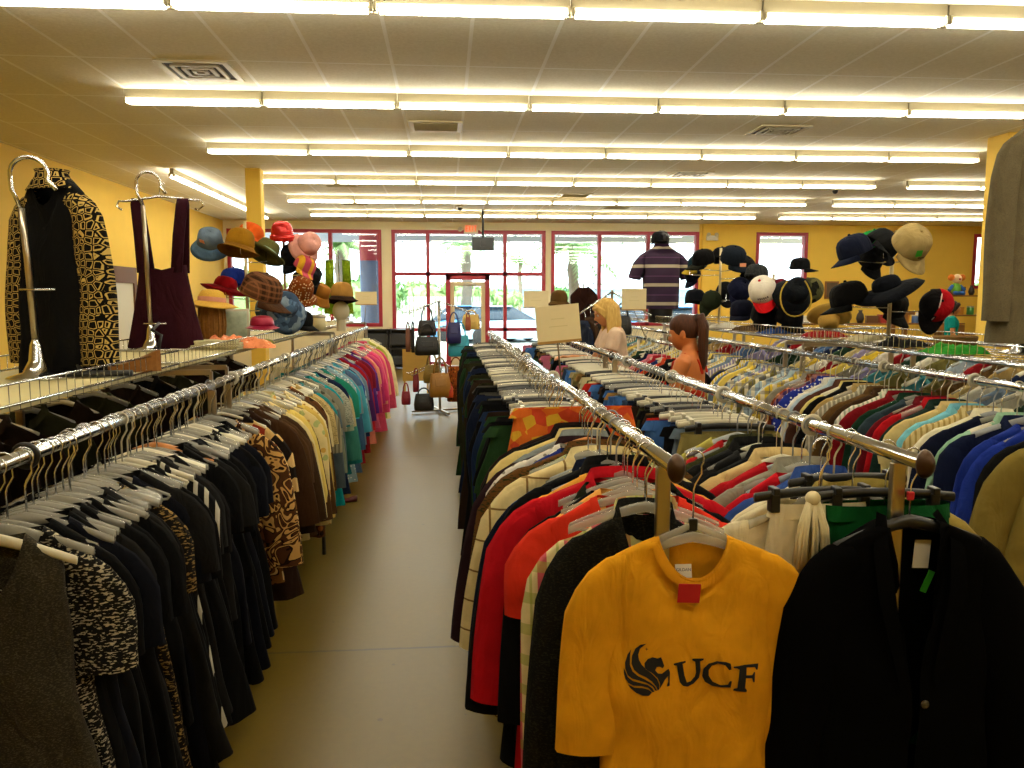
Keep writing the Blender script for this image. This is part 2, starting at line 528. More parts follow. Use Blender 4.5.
def fixture(x, y, rz, label):
    r = empty('strip_light', (x, y, 3.402), rz)
    tag(r, label, 'ceiling light', 'fluorescent strip lights')
    link('housing', ME_H, HOUS, r)
    link('lamp_tube', ME_T, TUBE, r, (0, 0.03, -0.03)); link('lamp_tube', ME_T, TUBE, r, (0, -0.03, -0.03))
    link('socket', ME_S, WHITEPL, r, (-SEG / 2 + 0.012, 0, -0.008)); link('socket', ME_S, WHITEPL, r, (SEG / 2 - 0.012, 0, -0.008))
SLOPE = -0.018
rows = [4.95 + 2.38 * k for k in range(-2, 6)]
for k, y0 in enumerate(rows):
    segs = [-2.78 + SEG * (i + .5) for i in range(8)]
    if k >= 5: segs += [7.2 + SEG * (i + .5) for i in range(4)]
    elif k < 3: segs += [-2.78 + SEG * 8.5]
    rowname = ('%s row overhead, out of frame' % ORD[k] if k < 2 else '%s row from the near end' % ORD[k - 2])
    for i, x in enumerate(segs):
        fixture(x, y0 + SLOPE * x, SLOPE, 'fluorescent strip light, %s along the %s%s' % (ORD[i], rowname, ''))
for i in range(5):
    fixture(-3.83, 11.7 + SEG * (i + .5), PI / 2, 'fluorescent strip light beside the yellow column, %s of the lengthwise row' % ORD[i])

# ceiling vents
def vent(x, y, sx, sy, kind, label):
    r = empty('ceiling_vent', (x, y, CEIL - 0.006)); tag(r, label, 'vent', 'ceiling air vents')
    fr = MB(); W = .05
    for a in (-1, 1):
        fr.box((a * (sx - W) / 2, 0, 0), (W, sy, 0.014)); fr.box((0, a * (sy - W) / 2, 0), (sx - 2 * W, W, 0.014))
    fr.build('vent_frame', simple('vent_white', '#cdbf95', 0.5), r)
    MB().box((0, 0, 0.004), (sx - .02, sy - .02, 0.004)).build('vent_backing', simple('vent_dark', '#3a3222', 0.8), r)
    sl = MB()
    if kind == 'rings':
        for q in (0.62, 0.38, 0.16):
            a, b = sx * q, sy * q
            for s_ in (-1, 1):
                sl.box((s_ * a / 2, 0, -0.006), (0.03, b, 0.016)); sl.box((0, s_ * b / 2, -0.006), (a, 0.03, 0.016))
    else:
        n = 6
        for i in range(n): sl.box((0, -sy / 2 + W + (i + .5) * (sy - 2 * W) / n, -0.004), (sx - 2 * W, 0.02, 0.014), Matrix.Rotation(.5, 3, 'X'))
    sl.build('vent_grille', simple('vent_slat', '#b3a67e', 0.5), r)
vent(-1.94, 6.74, .56, .56, 'rings', 'square ringed ceiling vent above the patterned jacket')
vent(-0.08, 8.64, .56, .5, 'slats', 'slatted ceiling vent near the middle of the ceiling')
vent(3.63, 8.53, .56, .5, 'rings', 'ceiling vent just behind the second light row, above the striped polo')
vent(3.62, 11.6, .56, .56, 'rings', 'ceiling vent between the third and fourth light rows')
vent(-1.66, 13.1, .56, .5, 'slats', 'ceiling vent above the sun hats, nearer of two')
vent(-1.71, 15.6, .56, .5, 'slats', 'ceiling vent above the sun hats, farther of two')
vent(2.32, 14.1, .56, .5, 'slats', 'ceiling vent above the storefront, between fifth and fourth light rows')
vent(3.46, 15.9, .56, .5, 'slats', 'ceiling vent closest to the palm window')
for px, py, Y, lb in ((835, 195, 12.9, 'small dome camera on the ceiling above the tan cap'), (460, 207, 16.0, 'small dome camera on the ceiling before the entrance')):
    p = at(px, py, Y)
    r = empty('dome_camera', (p.x, p.y, CEIL)); tag(r, lb, 'camera')
    MB().lathe([(0.001, 0), (.06, 0), (.06, -.03), (.05, -.03)], 16).build('mount', WHITEPL, r)
    MB().ball((0, 0, -.045), .045).build('lens_dome', BLACKPL, r)
# hanging monitor
mp = at(483, 244, 16.5)
r = empty('hanging_monitor', (mp.x, mp.y, CEIL)); tag(r, 'dark monitor hanging from a ceiling pole before the entrance', 'monitor')
MB().tube([(0, 0, 0), (0, 0, mp.z - CEIL + .1)], .022).build('pole', simple('pole_dark', '#2b2b2b', .4, .5), r)
MB().box((0, 0, mp.z - CEIL), (.46, .07, .27), Matrix.Rotation(.12, 3, 'Z'), .01).build('screen_housing', simple('tv_grey', '#161c1c', .35), r)
MB().box((0.0, -.04, mp.z - CEIL), (.12, .03, .12), Matrix.Rotation(.12, 3, 'Z')).build('mount_plate', BLACKPL, r)
# exit sign
ep = at(471, 228.5, WY - .08)
r = empty('exit_sign', ep); tag(r, 'EXIT sign with glowing orange letters above the entrance', 'sign')
MB().box((0, 0.03, 0), (.34, .06, .23), bevel=.008).build('sign_body', simple('sign_cream', '#efe2bd', .5), r)
EXM = simple('exit_glow', '#ff5a20', .4, emit=('#ff4a12', 1.6))
def letters(mb, word, h, w, st, gap):
    x = 0
    for ch in word:
        if ch == 'E':
            mb.box((x + st / 2, 0, 0), (st, .004, h))
            for q in (-1, 0, 1): mb.box((x + w / 2, 0, q * (h - st) / 2), (w, .004, st))
        elif ch == 'X':
            for s_ in (-1, 1): mb.box((x + w / 2, 0, 0), (st, .004, h * 1.1), Matrix.Rotation(s_ * math.atan2(w - st, h), 3, 'Y'))
        elif ch == 'I':
            mb.box((x + w / 2, 0, 0), (st, .004, h))
        elif ch == 'T':
            mb.box((x + w / 2, 0, 0), (st, .004, h)); mb.box((x + w / 2, 0, (h - st) / 2), (w, .004, st))
        x += w + gap
lt = MB(); letters(lt, 'EXIT', .13, .05, .011, .018)
lt.build('lettering', EXM, r, (-.125, -.003, 0))
for s_ in (-1, 1):
    MB().lathe([(.001, -.03), (.045, -.03), (.06, .04), (.001, .04)], 12, Matrix.Rotation(PI / 2, 3, 'X')).build('emergency_lamp', WHITEPL, r, (s_ * .26, .0, -.02))
ep = at(712, 238, WY - .06)
r = empty('emergency_light', ep); tag(r, 'white emergency light box with two lamps high on the yellow wall', 'light')
MB().box((0, 0, 0), (.3, .08, .12), bevel=.01).build('light_body', WHITEPL, r)
for s_ in (-1, 1): MB().ball((s_ * .1, -.05, .08), .05).build('lamp_head', WHITEPL, r)
sp = at(212, 262, 16.5)
r = tag(MB().box((0, 0, 0), (.03, .14, .2), bevel=.008).build('wall_switch_plate', simple('plate_ivory', '#e5c47a', .5), None, (XL + .016, sp.y, sp.z)), 'small ivory wall plate on the long yellow wall', 'wall plate')

# ------------------------------------------------------------------ outside
out_g = struct(MB().box((0, WY + 60.3, -0.13), (240, 120, 0.1)).build('ground', simple('pavement', '#d5d2c8', .9, noise=.06, nscale=1)))
LEAFM = simple('leaf_green', '#5f8a48', .6, noise=.4, nscale=8)
LEAFM2 = simple('leaf_pale', '#86a566', .6, noise=.35, nscale=8)
def leaf_clump(rx, ry, rz, n, size, rnd):
    m = MB()
    for _ in range(n):
        u = rnd.uniform(-1, 1); a = rnd.uniform(0, 2 * PI); q = math.sqrt(1 - u * u); rr = rnd.uniform(.75, 1.05)
        p = Vector((rx * q * math.cos(a) * rr, ry * q * math.sin(a) * rr, rz * u * rr))
        R = Euler((rnd.uniform(0, 6), rnd.uniform(0, 6), rnd.uniform(0, 6))).to_matrix()
        s_ = size * rnd.uniform(.6, 1.3)
        m.add([p + R @ Vector(v) * s_ for v in ((-.5, 0, 0), (0, -.22, .05), (.5, 0, 0), (0, .22, .05))], [(0, 1, 2, 3)], False)
    m.ball((0, 0, 0), (rx * .8, ry * .8, rz * .8), 14, 8)
    return m
rr_ = random.Random(3)
for i, (px, py, Y, rx, rz, lb) in enumerate((
        (345, 290, 33, 1.6, 1.3, 'round green shrub behind the palm trunk outside the hat window'), (372, 288, 34, 1.5, 1.5, 'green shrub outside beside the blue pillar'),
        (422, 288, 36, 1.6, 1.3, 'green shrub above the white fence outside the entrance'), (437, 286, 37, 1.5, 1.2, 'green shrub outside between the mullion and the door'),
        (462, 290, 36, 1.2, 1.2, 'green shrub seen through the door glass'), (470, 291, 38, 1.5, 1.0, 'low shrub behind the palm trunk seen through the door'),
        (495, 292, 38, 1.4, 1.0, 'green shrub outside just past the door'), (558, 274, 40, 1.0, 1.1, 'small dark shrub outside at the edge of the palm window'),
        (240, 300, 30, 2.0, 1.6, 'green shrub outside behind the felt hats'), (985, 278, 40, 2.4, 1.6, 'green shrub outside the narrow far window'))):
    p = at(px, py, Y)
    r = empty('shrub', (p.x, p.y, -.08)); tag(r, lb, 'shrub', 'shrubs across the road')
    rz *= .6
    zc = 1.15 + rz * .6
    leaf_clump(rx, rx * .8, rz, 260, .45, rr_).build('foliage', LEAFM if i % 2 else LEAFM2, r, (0, 0, zc + .08))
    MB().tube([(0, 0, 0), (.02, 0, zc * .6), (0, .02, zc)], [.09, .07, .05]).build('stem', simple('bark', '#7b6a55', .9), r)
def palm(px, pyb, pyt, Y, fr_len, label, n=22, tr=.2):
    b = at(px, pyb, Y); tpt = at(px, pyt, Y)
    r = empty('palm_tree', (b.x, b.y, -.08)); tag(r, label, 'palm tree')
    H = tpt.z + .08
    m = MB(); pts = [(.03 * math.sin(i), 0, H * i / 14) for i in range(15)]
    m.tube(pts, [tr * (1.15 if i % 2 else .95) for i in range(15)], 10)
    m.build('trunk', simple('palm_bark', '#6e6354', .9, noise=.4, nscale=14), r)
    rnd = random.Random(int(px))
    for k in range(n):
        a = 2 * PI * k / n + rnd.uniform(-.2, .2); el = rnd.uniform(-.1, 1.1); L = fr_len * rnd.uniform(.8, 1.1)
        sp_ = []
        for i in range(9):
            t = i / 8; d_ = L * t
            sp_.append(Vector((math.cos(a) * d_ * math.cos(el * .7), math.sin(a) * d_ * math.cos(el * .7), H + math.sin(el) * d_ - .55 * d_ * d_ / max(L, .1))))
        f_ = MB(); f_.tube(sp_, [.03 - .003 * i for i in range(9)], 5)
        side = Vector((-math.sin(a), math.cos(a), 0))
        for i in range(1, 9):
            for j in (0, .5):
                q = sp_[i] if j == 0 else (sp_[i] + sp_[i - 1]) / 2
                for s_ in (-1, 1):
                    tip = q + side * (s_ * L * .2 * (1.1 - i / 11)) + Vector((math.cos(a), math.sin(a), 0)) * .2 * L * .5 + Vector((0, 0, -.22 * L * .5))
                    w = (sp_[i] - sp_[i - 1]) * .22
                    f_.add([q - w, tip, q + w], [(0, 1, 2)], False)
        f_.build('frond', LEAFM2 if k % 3 else LEAFM, r)
palm(343, 305, 245, 25.5, 1.5, 'palm tree outside the window behind the hats')
palm(467, 315, 243, 33, 1.9, 'palm tree outside straight above the entrance door')
palm(573, 320, 247, 25, 1.7, 'palm tree with shaggy trunk outside the wide window past the entrance', 30, .16)
palm(520, 300, 262, 48, 1.8, 'small distant palm tree outside past the hanging monitor', 14, .12)
# fence
fx0, fx1 = at(405, 300, 34.5), at(470, 300, 34.5)
r = empty('white_fence', (fx0.x - 1, 34.5, -.08)); tag(r, 'white picket fence in front of the shrubs outside', 'fence')
pk = MB()
n = int((fx1.x - fx0.x + 2) / .16)
for i in range(n): pk.box((i * .16, 0, .95), (.12, .03, 1.7))
pk.build('pickets', simple('fence_white', '#d8d5cc', .7), r)
for z in (.5, 1.5): MB().box((n * .08, .04, z), (n * .16, .04, .1)).build('rail', simple('fence_white', '#d8d5cc', .7), r)
# pillar outside with a red capital
p0, p1 = at(362, 298, 22.0), at(383, 298, 22.0)
r = empty('outside_pillar', ((p0.x + p1.x) / 2, 22.0, -.08)); tag(r, 'blue grey round pillar with a red top outside the hat window', 'pillar')
rw = (p1.x - p0.x) / 2 * 1.15
MB().lathe([(rw, 0), (rw, 2.75), (.001, 2.75)], 28).build('shaft', simple('pillar_blue', '#5c6b88', .6, noise=.05), r)
MB().lathe([(rw * 1.02, 2.75), (rw * 1.02, 3.7), (.001, 3.7)], 28).build('capital', simple('pillar_red', '#8f2030', .6), r)
MB().lathe([(rw * 1.25, 0), (rw * 1.25, .35), (rw, .4)], 28).build('plinth', simple('pillar_pale', '#aab4c4', .6), r)
# canopy over the pavement
r = empty('entrance_canopy', (0.5, WY + 2.2, 3.62)); tag(r, 'pale canopy roof over the pavement outside the windows', 'canopy')
MB().box((0, 0, .1), (22, 3.6, .2)).build('canopy_roof', simple('canopy_white', '#c9cdd2', .7), r)
MB().box((0, 1.78, -.1), (22, .08, .5)).build('canopy_edge', simple('canopy_edge', '#aab0b8', .7), r)
# cars
def car(px, py, Y, rz, colr, label, L=4.3):
    p = at(px, py, Y)
    r = empty('parked_car', (p.x, Y, -.08), rz); tag(r, label, 'car', 'cars parked outside')
    secs = [(-.5, .25, .55, .62), (-.46, .2, .72, .8), (-.3, .18, .85, .86), (-.28, .18, .86, .86), (.1, .18, .9, .87), (.34, .18, .86, .86), (.46, .2, .78, .8), (.5, .25, .6, .62)]
    def ring(x, z0, z1, w):
        return [Vector((x * L, y * w, z)) for y, z in ((-1, z0), (-1.03, (z0 + z1) / 2), (-.95, z1), (.95, z1), (1.03, (z0 + z1) / 2), (1, z0))]
    b = MB(); b.loft([ring(*s_) for s_ in secs], True)
    b.build('car_body', simple('paint_' + colr[1:], colr, .25), r)
    cb = MB(); cs = [(-.42, .86, .7), (-.28, 1.38, .6), (.02, 1.42, .62), (.26, .88, .72)]
    cb.loft([[Vector((x * L, y * w, z)) for y, z in ((-1, .84), (-1, z1 if z1 < 1 else .95), (-.8, z1), (.8, z1), (1, z1 if z1 < 1 else .95), (1, .84))] for x, z1, w in cs], True)
    cb.build('car_window', simple('car_glass', '#2e3a44', .1), r)
    cr = MB(); cr.box((-.13 * L, 0, 1.42), (.3 * L, 1.15, .05), bevel=.02); cr.build('car_roof', simple('paint_' + colr[1:], colr, .25), r)
    for x in (-.31, .31):
        for y in (-.8, .8):
            w_ = MB(); w_.lathe([(.001, -.1), (.2, -.1), (.32, -.08), (.32, .08), (.2, .1), (.001, .1)], 18, Matrix.Rotation(PI / 2, 3, 'X'))
            w_.build('wheel', simple('tyre', '#1c1c1c', .8), r, (x * L, y, .32))
car(628, 300, 29, .05, '#3f7fb0', 'blue car parked outside behind the blonde shopper')
car(505, 300, 31, .3, '#9fb9cc', 'pale blue car parked outside just past the door')
car(475, 300, 32.5, .1, '#4f8bb8', 'small blue car seen through the door glass')
car(540, 304, 62, .2, '#b4506a', 'red car parked outside, low behind the small card')
car(690, 300, 27, 0, '#2f6a9c', 'dark blue car parked outside behind the striped polo')
# pale building across the road
r = empty('shop_building', (14, 62, -.08)); tag(r, 'long pale building across the road', 'building')
MB().box((0, 0, 1.2), (34, 8, 2.4)).build('building_wall', simple('far_wall', '#8fb9d0', .8), r)
MB().box((0, 0, 2.6), (35, 9, .4)).build('building_roof', simple('far_roof', '#b8c4cc', .8), r)
for i in range(7):
    MB().box((-14 + i * 4.6, -4.03, 1.2), (2.4, .06, 1.2)).build('building_window', simple('far_glass', '#7fa0b4', .2), r)
# ------------------------------------------------------------------ racks
RZ = 1.26
RAILR = 0.019
def rack(label, xs, y0, y1, name='garment_rack', board=False, casters=(0.35, None), shelf=False, capped=True, post_in=0.12):
    xc, yc = sum(xs) / len(xs), (y0 + y1) / 2
    r = empty(name, (xc, yc, 0)); tag(r, label, 'clothes rack')
    h = (y1 - y0) / 2
    ys = [-h + casters[0], h - casters[0]] if casters[1] is None else [c - yc for c in casters]
    for x in xs:
        dx = x - xc
        MB().tube([(dx, -h, RZ), (dx, h, RZ)], RAILR, 14).build('rail', CHROME, r)
        if capped:
            for s_ in (-1, 1):
                m = MB(); m.lathe([(.001, .016), (.014, .014), (.026, .006), (.033, -.004), (.033, -.01), (.019, -.012)], 18, Matrix.Rotation(-s_ * PI / 2, 3, 'X'))
                m.build('end_cap', BRONZE, r, (dx, s_ * h, RZ)).scale = (.66, 1.3, 1.08)
        for s_ in (-1, 1):
            MB().box((dx, s_ * (h - post_in), (RZ - RAILR + .12) / 2), (.036, .022, RZ - RAILR - .12), bevel=.004).build('post', STEEL, r)
        if h > 2:
            MB().box((dx, 0, (RZ - RAILR + .12) / 2), (.036, .022, RZ - RAILR - .12), bevel=.004).build('post', STEEL, r)
        MB().box((dx, 0, .115), (.045, 2 * h - .1, .03), bevel=.005).build('base_bar', STEEL, r)
        for y in ys:
            c = MB(); c.lathe([(.001, -.013), (.03, -.013), (.04, -.008), (.04, .008), (.03, .013), (.001, .013)], 16, Matrix.Rotation(PI / 2, 3, 'Y'))
            c.box((0, .01, .05), (.036, .03, .03)); c.tube([(0, 0.012, .05), (0, .012, .1)], .008)
            c.build('caster', BLACKPL, r, (dx, y, .04))
    if len(xs) > 1:
        w = abs(xs[1] - xs[0])
        for s_ in (-1, 1):
            MB().box((0, s_ * (h - post_in), .115), (w, .04, .03), bevel=.005).build('cross_bar', STEEL, r)
    if board or shelf:
        if board: MB().box((0, 0, 1.342), (w - .36, 2 * h - .02, .016), bevel=.003).build('shelf_board', simple('board_cream', '#d2c590', .7, noise=.05), r)
        for s_ in (-1, 1):
            MB().box((0, s_ * (h - post_in), 1.322), (w, .014, .024)).build('shelf_bracket', STEEL, r)
            for x in xs:
                MB().box((x - xc, s_ * (h - post_in), 1.295), (.014, .014, .06)).build('bracket_post', STEEL, r)
    return r

def basket(label, x0, x1, y0, y1, z0=1.352, z1=1.415, pitch=.057, floor_pitch=0):
    xc, yc = (x0 + x1) / 2, (y0 + y1) / 2
    r = empty('wire_basket', (xc, yc, z0)); tag(r, label, 'wire basket', 'wire baskets on the rack tops')
    W, L, H = (x1 - x0) / 2, (y1 - y0) / 2, z1 - z0
    for z in (0.002, H):
        MB().tube([(-W, -L, z), (W, -L, z), (W, L, z), (-W, L, z)], .0042, 6, closed=True).build('rim', CHROME, r)
    m = MB()
    n = int(2 * L / pitch)
    for i in range(n + 1):
        y = -L + 2 * L * i / n
        if floor_pitch:
            for s_ in (-1, 1): m.tube([(s_ * W, y, H), (s_ * W, y, 0)], .002, 4, False)
        else: m.tube([(-W, y, H), (-W, y, -.022), (W, y, -.022), (W, y, H)], .002, 4, False)
    n = int(2 * W / pitch)
    for i in range(1, n):
        x = -W + 2 * W * i / n
        if not floor_pitch: m.tube([(x, -L, H), (x, -L, -.02), (x, L, -.02), (x, L, H)], .002, 4, False)
        else:
            for s_ in (-1, 1): m.tube([(x, s_ * L, H), (x, s_ * L, 0)], .002, 4, False)
    if floor_pitch:
        n = int(2 * L / floor_pitch)
        for i in range(1, n): m.tube([(-W, -L + 2 * L * i / n, 0), (W, -L + 2 * L * i / n, 0)], .002, 4, False)
        for i in range(1, 5): m.tube([(-W + W * .4 * i, -L, 0), (-W + W * .4 * i, L, 0)], .002, 4, False)
    m.build('wire_mesh', CHROME, r)
    return r

XL1, XL2 = -1.07, -2.05
rack('long rack under the sun hats, nearest unit with the patterned jacket on it', (XL1, XL2), .9, 3.8, board=True, casters=(1.3, 2.84), capped=False)
rack('long rack under the sun hats, middle unit with the straw hat on it', (XL1, XL2), 3.82, 7.58, board=True, casters=(5.86, 7.3), capped=False)
rack('long rack under the sun hats, farthest unit by the windows', (XL1, XL2), 7.6, 10.9, board=True, casters=(7.84, 10.5), capped=False)
basket('wire basket on the rack top, around the patterned jacket stand', -1.88, -1.24, .95, 3.77)
basket('wire basket on the rack top, around the straw hat and orange scarf', -1.88, -1.24, 3.85, 7.55)
basket('wire basket on the rack top, around the green tank top', -1.88, -1.24, 7.63, 10.85)
XA, XB = .54, 1.155
rack('double rail rack between the two aisles, nearer unit with the bronze end caps', (XA, XB), 1.77, 5.4)
rack('double rail rack between the two aisles, farther unit near the entrance', (XA, XB), 5.48, 9.2, capped=False)
XC, XD = 2.58, 3.42
rack('far single rail rack between the caps and the yellow column', (4.75,), 3.6, 10.8, capped=False)
rack('shirt rack under the caps, nearest unit', (XC, XD), 2.0, 5.6, capped=False, shelf=True)
rack('shirt rack under the caps, middle unit', (XC, XD), 5.65, 8.9, capped=False, shelf=True)
rack('shirt rack under the caps, farthest unit under the striped polo', (XC, XD), 8.95, 12.2, capped=False, shelf=True)
basket('wire basket on the shirt rack, below the big black hat', 2.66, 3.34, 2.3, 5.55, 1.345, 1.435, .057, .16)
basket('wire basket on the shirt rack, below the white and red cap', 2.66, 3.34, 5.7, 8.85, 1.345, 1.435, .057, .16)
basket('wire basket on the shirt rack, under the striped polo', 2.66, 3.34, 9.0, 12.1, 1.345, 1.435, .057, .16)

# ------------------------------------------------------------------ hangers
def hook_pts(z_end):
    R = RAILR + .005
    pts = []
    for i in range(11):
        a = PI * (1.12 - 1.35 * i / 10)
        pts.append((R * math.cos(a), 0, R * math.sin(a)))
    pts += [(R * .8, 0, -R * 1.5), (.004, 0, -.062), (0, 0, -.075), (0, 0, z_end)]
    return pts
ME_HOOK = MB().tube(hook_pts(-.15), .0024, 5).mesh('hook')
ME_HOOKW = MB().tube(hook_pts(-.15), .003, 6).mesh('hook')
def arm_hanger(w=.205, zc=-.148, drop=.068, th=.009, hh=.014, bottom=False, wide=False):
    m = MB(); rings = []
    n = 12
    for i in range(n + 1):
        t = -1 + 2 * i / n
        x = w * t
        z = zc - drop * abs(t) ** 1.25
        h_ = hh * (1.15 - .35 * abs(t)); y_ = th * (1.0 if not wide else 1 + .9 * abs(t))
        rings.append([Vector((x, y_ * math.cos(2 * PI * k / 8), z + h_ * math.sin(2 * PI * k / 8))) for k in range(8)])
    m.loft(rings, True)
    if bottom:
        zb = zc - drop - .012
        m.tube([(-w, 0, zc - drop), (-w * .96, 0, zb), (-w * .7, 0, zb - .004), (w * .7, 0, zb - .004), (w * .96, 0, zb), (w, 0, zc - drop)], .005, 6)
    return m
ME_ARM = [arm_hanger().mesh('hanger'), arm_hanger(bottom=True, th=.006, hh=.007).mesh('hanger'), arm_hanger(wide=True, th=.014, hh=.018).mesh('hanger')]
def clip_bar():
    m = MB(); rings = []
    for i in range(9):
        t = -1 + 2 * i / 8
        z = -.118 - .012 * abs(t) ** 2
        rings.append([Vector((.185 * t, .008 * math.cos(2 * PI * k / 8), z + .013 * math.sin(2 * PI * k / 8))) for k in range(8)])
    return m.loft(rings, True)
ME_BAR = clip_bar().mesh('hanger')
cl = MB(); cl.box((0, 0, -.145), (.026, .03, .052), bevel=.004); cl.box((0, 0, -.113), (.018, .04, .02), bevel=.003)
ME_CLIP = cl.mesh('clip')
HMAT = {'clear': CLEARPL, 'white': WHITEPL, 'black': BLACKPL, 'wooden': WOODH, 'grey': simple('grey_plastic', '#8c8f90', .35)}

HCOUNT, REST, HANG_CUT = [], [], 99.0
def hanger(kind, col, x, y, rz, label, group, near, dz=0.0):
    if y > HANG_CUT or x in (XL2, XD) or abs(x - XL2) < .1 or abs(x - XD) < .1 or x > 4:
        REST.append((kind, col, x, y, rz, dz)); return None
    HCOUNT.append(1)
    me = {'arm': ME_ARM[0], 'tube': ME_ARM[1], 'wide': ME_ARM[2], 'clip': ME_BAR}[kind]
    o = link('clothes_hanger', me, HMAT[col], None, (x, y, RZ + dz), (0, 0, rz))
    tag(o, label, 'hanger', group)
    metal = col in ('clear', 'wooden', 'black') or kind == 'clip'
    link('hook', ME_HOOK if metal else ME_HOOKW, CHROME if metal else HMAT[col], o)
    if kind == 'clip' and near:
        for s_ in (-1, 1):
            link('clip', ME_CLIP, WHITEPL if col == 'white' else BLACKPL if col == 'black' else CLEARPL, o, (s_ * .13, 0, 0))
    return o

# ------------------------------------------------------------------ garments
NB = 36
def torso(hw, length, hem, th, neck, dropf, seed, zn=-.152, slope=.066, waist=0.0, amp=.018, gap=None, dropb=.012, nz=13, neckw=None):
    """Cloth body hanging from the shoulders; open at neck and hem, and down the front where gap(t) gives a half width."""
    rnd = random.Random(seed)
    zt = zn - slope
    ph = [rnd.uniform(0, 6.28) for _ in range(5)]
    kf = rnd.uniform(2.2, 3.6)
    neckw = neckw or neck
    def ring(w, z, thk, t, low, kshift=0):
        out = []
        for k in range(NB + (1 if gap else 0)):
            if gap:
                a = -PI / 2 + 2 * PI * k / NB
            else:
                a = 2 * PI * k / NB
            c, s_ = math.cos(a), math.sin(a)
            x = w * math.copysign(abs(c) ** .62, c)
            y = thk * math.copysign(abs(s_) ** .75, s_)
            f = amp * (t ** 1.2)
            y += f * math.sin(x / max(hw, .1) * kf * 1.6 + ph[0]) + f * .6 * math.sin(x / max(hw, .1) * kf * 3.1 + ph[1] + t * 1.5)
            y += .006 * math.sin(z * 23 + x * 17 + ph[2])
            xx = x + f * .55 * math.sin(t * 5 + ph[3]) + f * .5 * math.sin(a * 3 + ph[4])
            zz = z
            g = max(0.0, 1 - (x / neckw) ** 2) if abs(x) < neckw else 0.0
            if s_ < -.02: zz -= low * (dropf + slope * .9) * g ** .7
            elif s_ > .02: zz -= low * dropb * g
            if gap and s_ < 0:
                gp = gap(max(0.0, (zt - z) / length), (z - zt) / max(slope, .01))
                if k < NB * .25 or k > NB * .75:
                    sgn = 1 if k < NB / 2 else -1
                    if abs(xx) < gp or xx * sgn < 0: xx = sgn * gp
            out.append(Vector((xx, y, zz)))
        return out
    rings = []
    for j in range(nz, 0, -1):
        t = j / nz
        z = zt - length * t
        w = hw * .97 + (hem - hw * .97) * t ** 1.1
        if waist: w -= waist * math.exp(-((t - .38) / .16) ** 2)
        thk = th * (.75 + .45 * min(1, t * 2.5)) * (1 if t < .5 else 1 + .3 * (t - .5))
        rings.append(ring(w, z, thk, t, max(0, 1 - j * length / nz / max(.16, dropf * 1.6 + .06))))
    rings.append(ring(hw, zt - .022, th * .75, 0, 1))
    rings.append(ring(hw * .985, zt - .004, th * .6, 0, 1))
    for u in (.12, .35, .6, .82, 1.0):
        w = hw * .96 + (neck - hw * .96) * u
        rings.append(ring(w, zt + slope * u ** .92 + .004, th * (.6 + .25 * u), 0, 1))
    m = MB(); m.loft(rings, False, False, wrap=(gap is None))
    return m, rings

def sleeve(side, hw, zn, slope, length, w0=.085, w1=.065, th=.026, out=.3, seed=0, n=14):
    rnd = random.Random(seed * 7 + (1 if side > 0 else 2))
    zt = zn - slope
    pts = [(hw - .06, zt - .025), (hw - .028, zt - .038), (hw - .004, zt - .064), (hw + .012, zt - .1)]
    wid = [.045, .052, .062, .074]
    k = 8 if length > .35 else 5
    for i in range(1, k + 1):
        t = i / k; d = max(.05, length - .03) * t
        pts.append((hw + .018 + out * d * (1 - .35 * t), zt - .1 - d * .97)); wid.append(w0 + (w1 - w0) * t)
    rings = []
    ph = rnd.uniform(0, 6)
    for i, (x, z) in enumerate(pts):
        a = pts[max(0, i - 1)]; b = pts[min(len(pts) - 1, i + 1)]
        d = Vector((b[0] - a[0], 0, b[1] - a[1])).normalized()
        ax = Vector((-d.z, 0, d.x))
        t = max(0, (i - 3) / k)
        w = wid[i]
        tk = th * (.8 + .35 * math.sin(min(1, t * 2) * PI / 2))
        wob = .008 * math.sin(t * 6 + ph)
        rings.append([Vector((x * 1.0, wob, z)) + ax * (w * math.cos(2 * PI * q / n) * (1 + .05 * math.sin(3 * q + ph))) + Vector((0, tk * math.sin(2 * PI * q / n), 0)) for q in range(n)])
    if side < 0: rings = [[Vector((-p.x, p.y, p.z)) for p in reversed(r)] for r in rings]
    m = MB(); m.loft(rings); return m

def collar(neck, th, zn, dropf, stand=.034):
    m = MB(); A, B, Cc = [], [], []
    for k in range(25):
        a = -PI / 2 + .12 + (2 * PI - .24) * k / 24
        c, s_ = math.cos(a), math.sin(a)
        low = (dropf + .03) * max(0, -s_) ** 2.2
        A.append(Vector((neck * c, th * .85 * s_, zn - low)))
        B.append(Vector((neck * 1.06 * c, th * 1.0 * s_, zn + stand - low)))
        Cc.append(Vector((neck * 1.3 * c, th * 1.45 * s_ - (.008 if s_ < 0 else 0), zn - .012 - low * 1.05)))
    m.loft([A, B, Cc], wrap=False); return m

def neckband(neck, th, zn, dropf, w=.016, slope=.066, dropb=.012):
    m = MB(); A, B, Cc = [], [], []
    for k in range(40):
        a = 2 * PI * (k + .5) / 40
        c, s_ = math.cos(a), math.sin(a)
        x = neck * math.copysign(abs(c) ** .62, c)
        g = max(0.0, 1 - (x / neck) ** 2)
        low = ((dropf + slope * .9) if s_ < 0 else dropb) * g ** (.7 if s_ < 0 else 1)
        y = th * .88 * math.copysign(abs(s_) ** .75, s_)
        o = -.006 if s_ < 0 else .006
        z = zn + .004 - low
        A.append(Vector((x * .985, y * .9, z + .004)))
        B.append(Vector((x * (1 + .4 * w / neck), y + o, z - w * .3 * (.3 + abs(s_)))))
        Cc.append(Vector((x * (1 + w / neck), y + o * .9, z - w * (.3 + .75 * abs(s_)))))
    m.loft([A, B, Cc]); return m

